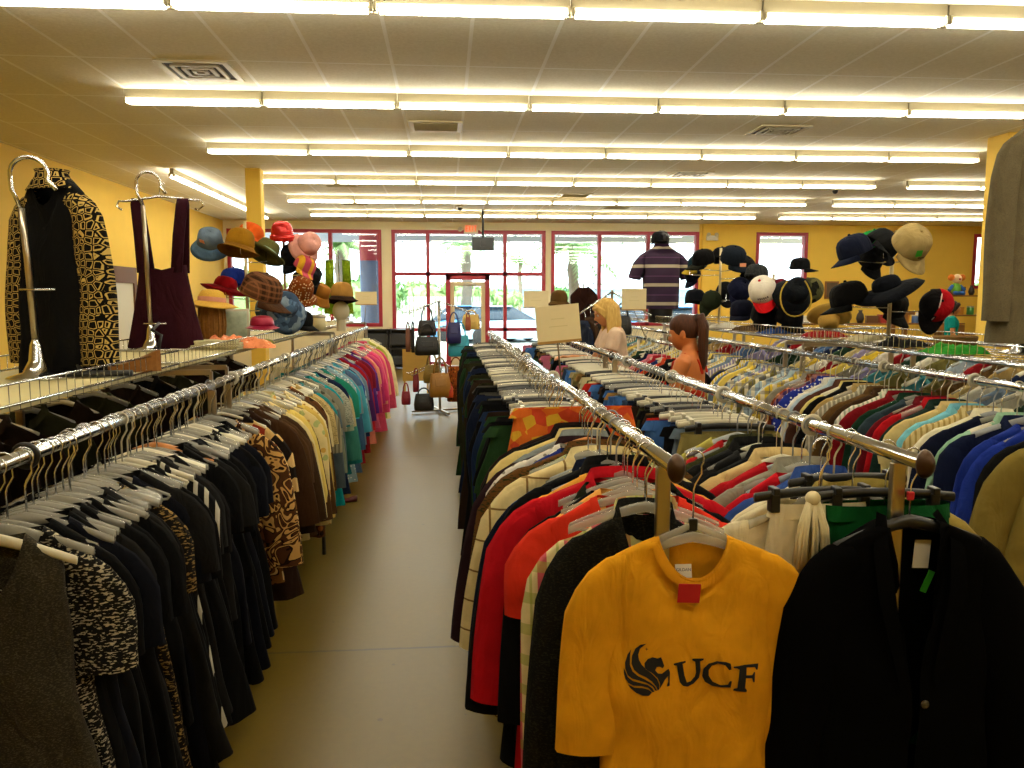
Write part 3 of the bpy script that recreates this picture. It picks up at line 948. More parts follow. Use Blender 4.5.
TOPS = {   # hw, length, hem, thickness, neck, front drop, sleeve length (0 none), sleeve widths, collar, waist
    'tee shirt': (.205, .60, .235, .030, .095, .055, .21, .085, .08, 0, 0),
    'blouse': (.20, .56, .25, .034, .10, .09, .25, .085, .085, 0, .015),
    'long blouse': (.20, .60, .26, .034, .10, .08, .50, .078, .075, 0, .015),
    'shirt': (.22, .66, .245, .036, .072, .05, .55, .08, .058, 1, 0),
    'short shirt': (.225, .64, .25, .036, .072, .05, .25, .092, .085, 1, 0),
    'sweater': (.21, .58, .235, .042, .085, .05, .53, .082, .06, 0, 0),
    'jacket': (.22, .64, .255, .050, .08, .12, .55, .088, .068, 1, .01),
    'coat': (.225, .90, .30, .055, .08, .14, .58, .09, .075, 1, .01),
    'dress': (.185, .84, .285, .036, .10, .10, 0, 0, 0, 0, .025),
    'short-sleeved dress': (.195, .86, .28, .036, .095, .08, .22, .08, .075, 0, .025),
    'tank top': (.165, .56, .23, .030, .11, .12, 0, 0, 0, 0, .0),
}
NAME_OF = {'tee shirt': 'tee_shirt', 'blouse': 'blouse', 'long blouse': 'blouse', 'shirt': 'shirt', 'short shirt': 'shirt', 'sweater': 'sweater', 'jacket': 'jacket', 'coat': 'coat', 'dress': 'dress', 'short-sleeved dress': 'dress', 'tank top': 'tank_top', 'trousers': 'trousers', 'jeans': 'jeans', 'skirt': 'skirt'}
WORD_OF = {'long blouse': 'long-sleeved blouse', 'short shirt': 'short-sleeved shirt'}
_gv = {}
def top_parts(kind, v):
    if (kind, v) in _gv: return _gv[kind, v]
    hw, L, hem, th, nk, dr, sl, w0, w1, col, wst = TOPS[kind]
    rnd = random.Random(kind + str(v))
    L *= rnd.uniform(.9, 1.1); hem *= rnd.uniform(.92, 1.1)
    m, _ = torso(hw, L, hem, th, nk, dr, v * 31 + len(kind), waist=wst, amp=rnd.uniform(.012, .026))
    d = {'body': m.mesh(NAME_OF[kind]), 'parts': []}
    if sl:
        sl *= rnd.uniform(.92, 1.06)
        for s_ in (-1, 1):
            d['parts'].append(('sleeve', sleeve(s_, hw, -.152, .066, sl, w0, w1, .026 if th < .045 else .036, rnd.uniform(.08, .3), v).mesh('sleeve')))
    if col: d['parts'].append(('collar', collar(nk, th, -.152, dr).mesh('collar')))
    elif kind in ('tee shirt', 'sweater'): d['parts'].append(('neckband', neckband(nk, th, -.152, dr).mesh('neckband')))
    _gv[kind, v] = d
    return d

def pants_parts(kind, v):
    if (kind, v) in _gv: return _gv[kind, v]
    rnd = random.Random(kind + str(v) + 'p')
    L = {'trousers': .98, 'jeans': .96, 'skirt': .66}[kind] * rnd.uniform(.94, 1.08)
    hwid = .165 if kind != 'skirt' else .19
    ph = rnd.uniform(0, 6)
    def strip(w0, w1, z0, z1, th, y0, yo, seed, n=24, nz=10, xo=0.0, bulge=0.0):
        rings = []
        for j in range(nz + 1):
            t = j / nz; w = w0 + (w1 - w0) * t + bulge * math.sin(t * PI); z = z0 + (z1 - z0) * t
            r = []
            for k in range(n):
                a = 2 * PI * k / n; c, s_ = math.cos(a), math.sin(a)
                x = w * math.copysign(abs(c) ** .6, c)
                y = y0 + yo * t + th * math.copysign(abs(s_) ** .8, s_) + .012 * t * math.sin(x * 22 + ph + seed) + .006 * math.sin(t * 7 + seed)
                r.append(Vector((x + xo * t + .01 * math.sin(t * 4 + seed), y, z)))
            rings.append(r)
        return MB().loft(rings)
    d = {'parts': []}
    if kind == 'skirt':
        d['body'] = strip(hwid, .27, -.15, -.15 - L, .028, 0, 0, v, bulge=.01).mesh('skirt')
    else:
        d['body'] = strip(hwid, .19, -.15, -.42, .03, 0, 0, v, nz=5).mesh(NAME_OF[kind])
        for s_ in (-1, 1):
            d['parts'].append(('leg', strip(.185, .17 if kind == 'jeans' else .19, -.40, -.15 - L, .017, s_ * .014, s_ * .006, v + s_ * 2, xo=s_ * .012).mesh('leg')))
    d['parts'].append(('waistband', strip(hwid + .004, hwid + .005, -.147, -.187, .032, 0, 0, v, nz=1).mesh('waistband')))
    _gv[kind, v] = d
    return d

GAR = {}     # rail -> list of pending garments
def put(rail, y, kind, cname, hexc, pat='solid', c2='#ffffff', c3='#884422', hang=None, yaw=None, wx=1.0, wz=1.0, sc=1.0, word=None, fab=None, collar_m=None, dx=0.0, dz=0.0):
    GAR.setdefault(rail, []).append(dict(y=y, kind=kind, cname=cname, hex=hexc, pat=pat, c2=c2, c3=c3, hang=hang, yaw=yaw, wx=wx, wz=wz, sc=sc, word=word, fab=fab, collar_m=collar_m, dx=dx, dz=dz))
PATWORD = {'solid': '', 'hstripe': 'striped ', 'vstripe': 'pinstriped ', 'plaid': 'plaid ', 'pane': 'windowpane ', 'floral': 'floral ', 'patch': 'mosaic-print ', 'swirl': 'swirl-print ', 'tweed': 'tweed ', 'dots': 'dotted ', 'chain': 'chain-print ', 'hibiscus': 'hibiscus-print '}
RAILS = {'L': (XL1, 'rail under sun hats', 'garments on the rail under the sun hats'),
         'LF': (XL2, 'hidden rail behind sun hats', 'garments on the hidden rail behind the sun hats'),
         'A': (XA, 'rail behind gold shirt', 'garments on the rail behind the gold shirt'),
         'B': (XB, 'rail behind velvet coat', 'garments on the rail behind the velvet coat'),
         'C': (XC, 'rail under caps', 'shirts on the rail under the caps'),
         'E': (4.75, 'rail by yellow column', 'garments on the rail by the yellow column'),
         'D': (XD, 'rail beyond cap baskets', 'garments on the rail beyond the cap baskets')}
TAGM = [PAPER, PAPER, PAPER_RED, PAPER_GREEN]
tg = MB(); tg.box((0, 0, 0), (.03, .002, .05)); ME_TAG = tg.mesh('price_tag')
lb_ = MB(); lb_.box((0, 0, 0), (.035, .003, .03)); ME_LABEL = lb_.mesh('neck_label')

def finish_hangers():
    m = MB(); names = list(HMAT); mats = [HMAT[n] for n in names] + [CHROME]
    for kind, col, x, y, rz, dz in REST:
        M = Matrix.Translation((x, y, RZ + dz)) @ Matrix.Rotation(rz, 4, 'Z')
        metal = col in ('clear', 'wooden', 'black') or kind == 'clip'
        for me, mi in (({'arm': ME_ARM[0], 'tube': ME_ARM[1], 'wide': ME_ARM[2], 'clip': ME_BAR}[kind], names.index(col)), (ME_HOOK if metal else ME_HOOKW, len(names) if metal else names.index(col))):
            m.cur = mi
            m.add([M @ v.co for v in me.vertices], [tuple(p.vertices) for p in me.polygons])
    o = m.build('far_hangers', mats); o['kind'] = 'stuff'
    tag(o, 'distant plastic hangers crowding the far parts of the rails', 'hangers')

def hang_all():
    global HANG_CUT
    ys = sorted(g['y'] for it in GAR.values() for g in it)
    rnd = random.Random(99)
    vis = sorted(g['y'] + (50 if r_ in ('LF', 'D', 'E') else 0) for r_, it in GAR.items() for g in it)
    HANG_CUT = vis[265]
    for rail, items in GAR.items():
        x, rname, grp = RAILS[rail]
        items.sort(key=lambda g: g['y'])
        for g in items:
            w = g['word'] or WORD_OF.get(g['kind'], g['kind'])
            g['desc'] = (g['cname'] + ' ' + PATWORD[g['pat']] + w).strip()
        count = {}
        for g in items: count[g['desc']] = count.get(g['desc'], 0) + 1
        seen = {}
        for g in items:
            i = seen.get(g['desc'], 0); seen[g['desc']] = i + 1
            if count[g['desc']] > 1:
                ph = '%s %s from the near end, %s' % (ordn(i), g['desc'], rname)
            else:
                ph = '%s on the %s' % (g['desc'], rname)
            g['phrase'] = ph
            bottom = g['kind'] in ('trousers', 'jeans', 'skirt')
            v = rnd.randrange(4)
            parts = pants_parts(g['kind'], v) if bottom else top_parts(g['kind'], v)
            mat = g['fab'] or fabric(g['hex'], g['pat'], g['c2'], g['c3'], g['sc'])
            yaw = g['yaw'] if g['yaw'] is not None else rnd.gauss(0, .09)
            if bottom: yaw += rnd.gauss(0, .06)
            gx = x + g['dx'] + rnd.gauss(0, .008)
            o = link(NAME_OF[g['kind']], parts['body'], mat, None, (gx, g['y'], RZ + g['dz']), (rnd.gauss(0, .012), rnd.gauss(0, .012), yaw))
            o.scale = (g['wx'] * rnd.uniform(.95, 1.05), rnd.uniform(.85, 1.1), g['wz'] * rnd.uniform(.985, 1.015))
            tag(o, ph, WORD_OF.get(g['kind'], g['kind']).split()[-1] if 'shirt' not in g['kind'] else 'shirt', grp)
            for nm, me in parts['parts']:
                link(nm, me, (g['collar_m'] if g['collar_m'] and nm == 'collar' else mat), o)
            near = g['y'] < 4.2
            if near and rnd.random() < .3 and not bottom:
                link('price_tag', ME_TAG, rnd.choice(TAGM), o, (rnd.choice((-1, 1)) * .12, -.045, -.27), (0, rnd.uniform(-.3, .3), .4))
            if bottom:
                hk, hc = 'clip', (g['hang'] or rnd.choice(['white', 'white', 'clear', 'clear', 'black']))
            else:
                hk = rnd.choice(['arm', 'arm', 'tube', 'wide']); hc = g['hang'] or rnd.choice(['clear', 'clear', 'clear', 'white', 'white', 'grey'])
            if hc == 'wooden': hk = 'wide'
            hanger(hk, hc, gx, g['y'], yaw, '%s hanger in %s' % (hc, ph), 'hangers, ' + rname, near)
# ------------------------------------------------------------------ what hangs on the rails
R2_ = random.Random(21)
BLK, NAVY = '#080808', '#0c0e16'
K = R2_.choice
# --- rail under the sun hats, from the near end
y = 1.86
put('L', y, 'dress', 'charcoal', '#2e2a22', 'tweed', '#4a4536', sc=.5, yaw=.1, word='knit sleeveless dress')
y += .065
put('L', y, 'short-sleeved dress', 'black and white', '#121212', 'tweed', '#a89f86', yaw=.1, sc=1.1)
y += .06
i = 0
while y < 3.56:
    kind = K(['dress', 'short-sleeved dress', 'dress', 'tee shirt', 'short-sleeved dress', 'tank top', 'short-sleeved dress'])
    if y < 2.9 and kind in ('tank top', 'tee shirt'): kind = 'dress'
    cn, hx = K([('black', BLK), ('black', BLK), ('black', '#0e0d0d'), ('black', BLK), ('inky navy', NAVY), ('soft black', '#171615')])
    if i == 11: put('L', y, 'short-sleeved dress', 'black and tan', '#15120e', 'tweed', '#8a7040', sc=1.4, yaw=.12)
    elif i == 20: put('L', y, 'short-sleeved dress', 'black and silver', '#101010', 'vstripe', '#b8b2a0', yaw=.1, sc=1.6)
    else: put('L', y, kind, cn, hx, hang='wooden' if i == 27 else K(['clear'] * 8 + ['white']), yaw=R2_.gauss(.1, .07), wz=R2_.uniform(.97, 1.08), wx=1.0)
    y += R2_.uniform(.03, .042); i += 1
SEQ_L = [
    (3.66, 'long blouse', 'brown and cream', '#4a2a14', 'swirl', '#c79a55', '#20120a', 1.0), (3.74, 'long blouse', 'tan and brown', '#7a4f22', 'swirl', '#e0bf80', '#2a160a', 1.3),
    (3.82, 'blouse', 'black and rust', '#17100c', 'patch', '#8e2f1c', '#c9a56a', 1.6), (3.9, 'dress', 'dark brown', '#2b1a10', 'solid', '', '', 1), (3.97, 'long blouse', 'chocolate', '#38220f', 'solid', '', '', 1),
    (4.05, 'long blouse', 'dark brown', '#2f2013', 'solid', '', '', 1), (4.12, 'tee shirt', 'brown', '#49331d', 'solid', '', '', 1), (4.2, 'long blouse', 'coffee brown', '#3d2a18', 'solid', '', '', 1),
    (4.28, 'blouse', 'tan', '#a5854a', 'vstripe', '#c8ab70', '', 1), (4.36, 'long blouse', 'cream', '#dcc98e', 'solid', '', '', 1), (4.44, 'long blouse', 'pale yellow', '#dfc467', 'solid', '', '', 1),
    (4.52, 'shirt', 'cream', '#d9c58a', 'floral', '#c79a45', '#a8b070', 1), (4.6, 'long blouse', 'mustard yellow', '#cfa640', 'solid', '', '', 1), (4.68, 'sweater', 'straw yellow', '#d0b25a', 'solid', '', '', 1),
    (4.76, 'blouse', 'cream', '#e2d3a0', 'dots', '#a0743c', '', 1), (4.86, 'long blouse', 'olive tan', '#8f7536', 'floral', '#5d4420', '#c2a566', 1), (4.94, 'short-sleeved dress', 'brown', '#5a381c', 'floral', '#9d5a2a', '#2b1a10', 1),
    (5.03, 'long blouse', 'khaki', '#957c44', 'solid', '', '', 1), (5.12, 'blouse', 'beige', '#b7a26c', 'tweed', '#82713f', '', 1), (5.2, 'short shirt', 'stone grey', '#9a9174', 'vstripe', '#6c664f', '', 1),
    (5.3, 'blouse', 'grey', '#85806c', 'floral', '#c4bfa4', '#4e4a3c', 1), (5.4, 'blouse', 'pale grey', '#b3ad94', 'hstripe', '#8e8a74', '', 1), (5.5, 'long blouse', 'grey green', '#77806a', 'solid', '', '', 1),
    (5.6, 'short-sleeved dress', 'bright teal', '#0f8b93', 'solid', '', '', 1), (5.7, 'blouse', 'silver grey', '#a8a794', 'tweed', '#63655c', '', 1), (5.8, 'tee shirt', 'ivory', '#ddd1a6', 'solid', '', '', 1),
    (5.9, 'short-sleeved dress', 'navy blue', '#17233f', 'solid', '', '', 1), (6.0, 'blouse', 'sage', '#8e9c80', 'floral', '#cdd0b4', '#4b6a62', 1), (6.1, 'long blouse', 'sea green', '#3c8071', 'solid', '', '', 1),
    (6.2, 'tee shirt', 'jade green', '#1f7a63', 'solid', '', '', 1), (6.3, 'blouse', 'ice blue', '#9db8bb', 'floral', '#4d7f97', '#e0e4d8', 1), (6.4, 'short-sleeved dress', 'powder blue', '#8eaab4', 'dots', '#e6e8da', '', 1),
    (6.5, 'blouse', 'aqua', '#3fa7b3', 'solid', '', '', 1), (6.6, 'tee shirt', 'turquoise', '#259ca8', 'solid', '', '', 1), (6.7, 'long blouse', 'steel blue', '#3c5b7c', 'solid', '', '', 1),
    (6.8, 'short-sleeved dress', 'denim blue', '#4d6684', 'solid', '', '', 1), (6.9, 'tee shirt', 'royal blue', '#27478f', 'solid', '', '', 1), (7.0, 'blouse', 'pale blue', '#a9c0cc', 'hstripe', '#5f86a8', '', 1),
    (7.1, 'long blouse', 'dark blue', '#1d2c55', 'solid', '', '', 1), (7.2, 'tee shirt', 'grey blue', '#6d8296', 'solid', '', '', 1), (7.3, 'short-sleeved dress', 'crimson', '#9a1420', 'solid', '', '', 1),
    (7.42, 'tee shirt', 'cherry red', '#b21a26', 'solid', '', '', 1), (7.54, 'long blouse', 'scarlet', '#c02028', 'solid', '', '', 1), (7.66, 'short-sleeved dress', 'dark red', '#8a1620', 'solid', '', '', 1),
    (7.78, 'tee shirt', 'burgundy', '#74162a', 'solid', '', '', 1), (7.9, 'long blouse', 'violet', '#51277a', 'solid', '', '', 1), (8.02, 'tee shirt', 'purple', '#5b2f86', 'solid', '', '', 1),
    (8.16, 'blouse', 'lilac', '#9b7bb0', 'floral', '#e2d4e4', '#6b3f8c', 1), (8.3, 'short-sleeved dress', 'salmon', '#d57a62', 'solid', '', '', 1), (8.44, 'tee shirt', 'peach', '#e0936f', 'solid', '', '', 1),
    (8.58, 'blouse', 'pink', '#dc7f8d', 'dots', '#f0d8d0', '', 1), (8.74, 'long blouse', 'coral pink', '#dc5f64', 'solid', '', '', 1), (8.9, 'tee shirt', 'rose pink', '#d8587a', 'solid', '', '', 1),
    (9.05, 'long blouse', 'hot pink', '#d93c70', 'solid', '', '', 1), (9.2, 'short-sleeved dress', 'bubblegum pink', '#e0698c', 'solid', '', '', 1), (9.35, 'sweater', 'bright pink', '#dd4a78', 'solid', '', '', 1),
    (9.5, 'long blouse', 'watermelon pink', '#dd5068', 'solid', '', '', 1), (9.65, 'jacket', 'raspberry pink', '#c93a62', 'solid', '', '', 1), (9.85, 'coat', 'deep pink', '#d44a6c', 'solid', '', '', 1),
    (10.1, 'short-sleeved dress', 'lime green', '#a6b04a', 'solid', '', '', 1), (10.3, 'coat', 'pale yellow', '#e6dca6', 'solid', '', '', 1), (10.55, 'dress', 'cream white', '#e9e2c4', 'solid', '', '', 1), (10.75, 'dress', 'grey', '#77746a', 'solid', '', '', 1)]
for (yy, kind, cn, hx, pat, c2, c3, sc) in SEQ_L:
    put('L', yy, kind, cn, hx, pat, c2 or '#ffffff', c3 or '#884422', sc=sc, yaw=R2_.gauss(.08, .09), wx=1.12, wz=1.0 if 'dress' in kind else R2_.uniform(1.0, 1.18))
# thicken the row with plain neighbours between the listed ones
FILL_L = [(4.0, 5.2, [('brown', '#4a3119'), ('khaki', '#8d7440'), ('cream', '#d6c48c'), ('sand', '#b79a5c')]), (5.2, 6.4, [('grey', '#7f7c6c'), ('beige', '#b5a67a'), ('slate', '#4f5c62'), ('teal', '#217a80')]),
          (6.4, 7.3, [('blue', '#2d4f8a'), ('aqua blue', '#4a9db2'), ('grey', '#7d8890')]), (7.3, 8.2, [('red', '#a81a26'), ('maroon', '#6a1522'), ('plum', '#4c2660')]), (8.2, 9.8, [('pink', '#dc6d86'), ('apricot', '#e0a078'), ('magenta', '#b92f6c')])]
for y0, y1, ch in FILL_L:
    y = y0 + .04
    while y < y1:
        cn, hx = K(ch)
        put('L', y, K(['blouse', 'tee shirt', 'long blouse', 'tank top']), cn, hx, yaw=R2_.gauss(.08, .09), wx=1.1, wz=R2_.uniform(1.0, 1.15))
        y += R2_.uniform(.09, .13)
y = 2.0
while y < 7.5:
    cn, hx = K([('black', BLK), ('dark brown', '#24180f'), ('dark olive', '#2b2a18'), ('charcoal', '#26241f')])
    put('LF', y, K(['jacket', 'coat', 'sweater', 'shirt']), cn, hx); y += R2_.uniform(.3, .45)

# --- rail behind the gold shirt
def putA(yy, kind, cn, hx, pat='solid', c2='#ffffff', c3='#884422', **kw):
    kw.setdefault('wx', 1.22); kw.setdefault('yaw', R2_.gauss(-.06, .05))
    put('A', yy, kind, cn, hx, pat, c2, c3, **kw)
putA(1.99, 'jacket', 'charcoal', '#12120e', 'tweed', '#24231a', sc=.8, wz=1.15, wx=.84)
putA(2.06, 'shirt', 'pink and green', '#d9c896', 'plaid', '#c45a62', '#8f9a3a', hang='clear', wz=1.25, wx=1.08)
putA(2.12, 'tee shirt', 'coral red', '#d4331f', wx=1.25, wz=1.05)
putA(2.17, 'tee shirt', 'peach', '#e3a552', wx=.98)
putA(2.22, 'long blouse', 'black', BLK, wz=1.1)
putA(2.27, 'tank top', 'dark green', '#1c2115')
putA(2.32, 'coat', 'crimson', '#b0101c', wx=1.22, wz=1.02)
putA(2.37, 'tee shirt', 'golden', '#dba03c')
putA(2.42, 'jacket', 'black', '#0d0c0c', wz=1.15)
putA(2.48, 'coat', 'black', BLK)
putA(2.53, 'jacket', 'midnight blue', '#0d1426', wz=1.15)
putA(2.58, 'shirt', 'bright blue', '#1f55a0', wz=1.2)
putA(2.64, 'coat', 'cream', '#d8c58e', 'pane', '#7d6236', wx=1.22, sc=1.2)
putA(2.70, 'blouse', 'sea green', '#9aa472', hang='clear')
putA(2.76, 'coat', 'brown', '#5b3b18', 'tweed', '#2c2c14', sc=1.3)
putA(2.81, 'short-sleeved dress', 'blue and white', '#22307a', 'hibiscus', '#e9e6d8', wx=1.25)
putA(2.86, 'tee shirt', 'white', '#e0dcd0', 'dots', '#8f8a7c', hang='white')
putA(2.93, 'jacket', 'dark plum', '#261318', hang='wooden', wz=1.1)
putA(2.99, 'coat', 'silver grey', '#7d8484', wx=1.0)
putA(3.05, 'shirt', 'cream', '#d9c27a')
putA(3.11, 'coat', 'black', BLK)
putA(3.17, 'coat', 'dark brown', '#20140e')
putA(3.26, 'skirt', 'orange and yellow', '#e0702a', 'patch', '#e3b437', '#d04a2c', sc=1.2, wx=1.35, dz=.085, dx=-.03, hang='clear')
putA(2.675, 'tank top', 'turquoise and yellow', '#1f93a8', 'hibiscus', '#d8c23c', wx=.8, dx=-.06, hang='clear')
PANTS = [('dark green', '#1f3a1e'), ('black', BLK), ('black', '#111111'), ('charcoal', '#26241f'), ('navy blue', '#141d33'), ('dark blue', '#1b2b4a'), ('dark olive', '#2c2b18'), ('black', BLK), ('grey', '#4a4842'), ('dark brown', '#2c1e14')]
y = 3.36; i = 0
while y < 9.1:
    if i < 3: cn, hx = PANTS[i]; pt = 'solid'
    else: cn, hx = K(PANTS)
    kind = 'jeans' if 'blue' in cn and R2_.random() < .8 else 'trousers'
    putA(y, kind, cn, hx, wx=R2_.uniform(1.5, 1.9), dx=-.05, yaw=R2_.gauss(0, .06), wz=R2_.uniform(.96, 1.1), hang=K(['white', 'white', 'clear', 'clear', 'black']))
    y += R2_.uniform(.062, .085) if y < 6 else R2_.uniform(.085, .12); i += 1

# --- rail behind the velvet coat
def putB(yy, kind, cn, hx, pat='solid', c2='#ffffff', c3='#884422', **kw):
    kw.setdefault('wx', 1.12); kw.setdefault('yaw', R2_.gauss(.02, .05))
    put('B', yy, kind, cn, hx, pat, c2, c3, **kw)
putB(1.97, 'skirt', 'bright green', '#0b4a20', hang='black', wx=.86, dx=.02, wz=1.0)
putB(2.09, 'jacket', 'khaki', '#94823f', wx=1.28)
putB(2.03, 'blouse', 'ivory satin', '#ddd2ae', hang='clear', wx=1.25, dx=-.12, wz=1.0)
putB(2.0, 'skirt', 'pale ivory', '#d9cfae', hang='black', wx=.7, dx=-.15)
putB(2.15, 'trousers', 'black', BLK, hang='black')
putB(2.22, 'tee shirt', 'ivory', '#e0d6b4')
putB(2.29, 'shirt', 'blue', '#2b4683')
putB(2.36, 'long blouse', 'bright red', '#bb1420')
putB(2.43, 'shirt', 'grey', '#85806f')
putB(2.50, 'sweater', 'crimson', '#a5121c')
putB(2.57, 'jacket', 'tan', '#c4ab74')
putB(2.64, 'jacket', 'black', BLK)
putB(2.71, 'sweater', 'dark grey', '#1c1c1c')
putB(2.78, 'jacket', 'black', '#0d0d0d')
putB(2.85, 'shirt', 'dark olive', '#34351a')
putB(2.92, 'tee shirt', 'red', '#a71c1f')
putB(2.99, 'blouse', 'yellow green', '#a8a04c')
PB = [('khaki', '#7f7442'), ('stone-washed blue', '#5c6a78'), ('black', '#141414'), ('dark blue', '#1d2a44'), ('blue satin', '#3f6aa8'), ('red', '#c0271c'), ('dark brown', '#2b1b12'), ('tan brown', '#7d5e30'), ('black', BLK), ('olive', '#3e3c20'), ('dark brown', '#33241a'), ('black', BLK), ('navy', '#141b30'), ('denim blue', '#33445e')]
y = 3.08; i = 0
while y < 9.1:
    cn, hx = PB[i] if i < len(PB) else K(PB + [('cream', '#cdbf90'), ('yellow', '#c9ae45'), ('black', BLK), ('black', BLK), ('pink', '#c86a86'), ('tan brown', '#8c6b3a')])
    kind = 'jeans' if 'blue' in cn and 'satin' not in cn else ('skirt' if cn in ('red', 'blue satin', 'pink') else 'trousers')
    putB(y, kind, cn, hx, wx=R2_.uniform(1.15, 1.4), hang=K(['white', 'white', 'clear', 'white', 'black']))
    y += R2_.uniform(.07, .095) if y < 6 else R2_.uniform(.1, .14); i += 1

# --- shirt rail under the caps
SEQ_C = [('jacket', 'khaki', '#7a6a30', 'solid', '', ''), ('jacket', 'black', '#101010', 'solid', '', ''), ('jacket', 'royal blue', '#1a2f88', 'solid', '', ''), ('sweater', 'royal blue', '#1b2f80', 'solid', '', ''),
    ('shirt', 'navy', '#121a34', 'solid', '', ''), ('shirt', 'mint green', '#8fb89a', 'solid', '', ''), ('sweater', 'dark navy', '#0f1428', 'solid', '', ''), ('shirt', 'cream white', '#e0d8b8', 'solid', '', ''),
    ('shirt', 'beige', '#c4b27c', 'vstripe', '#9d8850', ''), ('shirt', 'sky blue', '#6fb4c4', 'solid', '', ''), ('shirt', 'sand', '#cdb476', 'solid', '', ''), ('jacket', 'dark green', '#142620', 'solid', '', ''),
    ('shirt', 'bright red', '#a8121a', 'solid', '', ''), ('shirt', 'maroon', '#5e0f18', 'solid', '', ''), ('sweater', 'slate', '#2c3a42', 'solid', '', ''), ('shirt', 'bottle green', '#14301f', 'solid', '', ''),
    ('shirt', 'dark red', '#7a1018', 'solid', '', ''), ('shirt', 'white', '#dcd8c4', 'vstripe', '#9cab90', ''), ('shirt', 'dark brown', '#3a2614', 'solid', '', ''), ('jacket', 'brown', '#59401f', 'solid', '', ''),
    ('shirt', 'grey', '#908a76', 'vstripe', '#c6c0a8', ''), ('shirt', 'tan', '#a98f58', 'solid', '', ''), ('jacket', 'black', BLK, 'solid', '', ''), ('shirt', 'pale yellow', '#d9c878', 'solid', '', ''),
    ('shirt', 'brown', '#4b2d22', 'solid', '', ''), ('shirt', 'pale blue', '#a9bcc8', 'solid', '', ''), ('shirt', 'white', '#dedcd0', 'solid', '', ''), ('shirt', 'blue and white', '#22308a', 'dots', '#d8d8d8', ''),
    ('shirt', 'purple', '#3c2a58', 'plaid', '#7f4a5a', '#b07a6a'), ('shirt', 'rust', '#8a3f22', 'plaid', '#c98a5c', '#3a2214')]
PC = [('tan', '#a58b54'), ('cream', '#d8c88e'), ('pale blue', '#9fb4c0'), ('denim blue', '#4d6890'), ('grey', '#85806e'), ('olive', '#6b6334'), ('pale yellow', '#dac25e'), ('white', '#dedac6'), ('brown', '#5c4526'), ('grey blue', '#6b7c90'), ('lemon yellow', '#d6b93c'), ('beige', '#bba870'), ('navy', '#1b2644'), ('teal', '#3d7b84'), ('lavender', '#8d85a8')]
y = 2.95; i = 0
while y < 12.0:
    if i < len(SEQ_C): kind, cn, hx, pat, c2, c3 = SEQ_C[i]
    else:
        cn, hx = K(PC); kind = K(['shirt', 'shirt', 'short shirt', 'shirt', 'jacket'] if y < 9 else ['shirt', 'short shirt'])
        pat, c2, c3 = K([('solid', '', ''), ('solid', '', ''), ('vstripe', '#d9d2b8', ''), ('plaid', '#e0d6b4', '#4a4f60')])
    put('C', y, kind, cn, hx, pat, c2 or '#fff8e0', c3 or '#884422', wx=1.12, yaw=R2_.gauss(-.12, .06), wz=1.04)
    y += R2_.uniform(.07, .088) if y < 7 else R2_.uniform(.095, .12); i += 1
y = 3.0
while y < 12.0:
    cn, hx = K(PC + [('red', '#8d1a20'), ('black', BLK), ('dark green', '#22382a')])
    put('D', y, K(['shirt', 'short shirt', 'sweater']), cn, hx, yaw=R2_.gauss(0, .1)); y += R2_.uniform(.13, .2) if y < 7 else .5
y = 3.8
while y < 10.6:
    cn, hx = K(PC + [('red', '#8d1a20'), ('black', BLK), ('dark green', '#22382a')])
    put('E', y, K(['shirt', 'short shirt', 'sweater']), cn, hx, yaw=R2_.gauss(0, .1)); y += R2_.uniform(.16, .26)
hang_all(); finish_hangers()

# ------------------------------------------------------------------ gold shirt with the printed emblem
GX, GY = at(692, 560, 1.875).x, 1.875
GOLD = fabric('#d8981a', sc=1.0, rough=.95)
gm, grings = torso(.218, .66, .228, .034, .088, .06, 4, zn=-.2, slope=.05, amp=.009, nz=22)
g_me = gm.mesh('tee_shirt')
gs = link('tee_shirt', g_me, GOLD, None, (GX, GY, RZ), (0, 0, -.02))
tag(gs, 'gold tee shirt printed UCF, hanging face-on at the rail end', 'shirt')
for s_ in (-1, 1):
    link('sleeve', sleeve(s_, .218, -.2, .05, .44, .086, .086, .03, .1, 3).mesh('sleeve'), GOLD, gs)
link('neckband', neckband(.088, .034, -.2, .06, .021, .05).mesh('neckband'), fabric('#d08e18', rough=.95), gs)
bvh = BVHTree.FromPolygons(gm.v, gm.f)
def printed(polys, name, mat, off=.0028):
    """Outlines in emblem units pressed onto the cloth of the shirt front."""
    bm = bmesh.new()
    from mathutils.geometry import tessellate_polygon
    for pl in polys:
        co = []
        for X, Y in pl:
            p = at(610 + X / 5.118, 560 + Y / 5.118, GY - .035)
            co.append(Vector((p.x - GX, 0, p.z - RZ)))
        vs = [bm.verts.new(c) for c in co]
        for tri in tessellate_polygon([[Vector((c.x, c.z, 0)) for c in co]]):
            try: bm.faces.new([vs[i] for i in tri])
            except ValueError: pass
    for _ in range(5):
        es = [e for e in bm.edges if e.calc_length() > .005]
        if es: bmesh.ops.subdivide_edges(bm, edges=es, cuts=1)
        bm.normal_update()
        bmesh.ops.triangulate(bm, faces=[f for f in bm.faces if len(f.verts) > 3])
    for v in bm.verts:
        h = bvh.ray_cast(Vector((v.co.x, -.5, v.co.z)), Vector((0, 1, 0)))
        v.co.y = (h[0].y if h[0] is not None else -.03) - off
    me = bpy.data.meshes.new(name); bm.to_mesh(me); bm.free()
    return link(name, me, mat, gs)
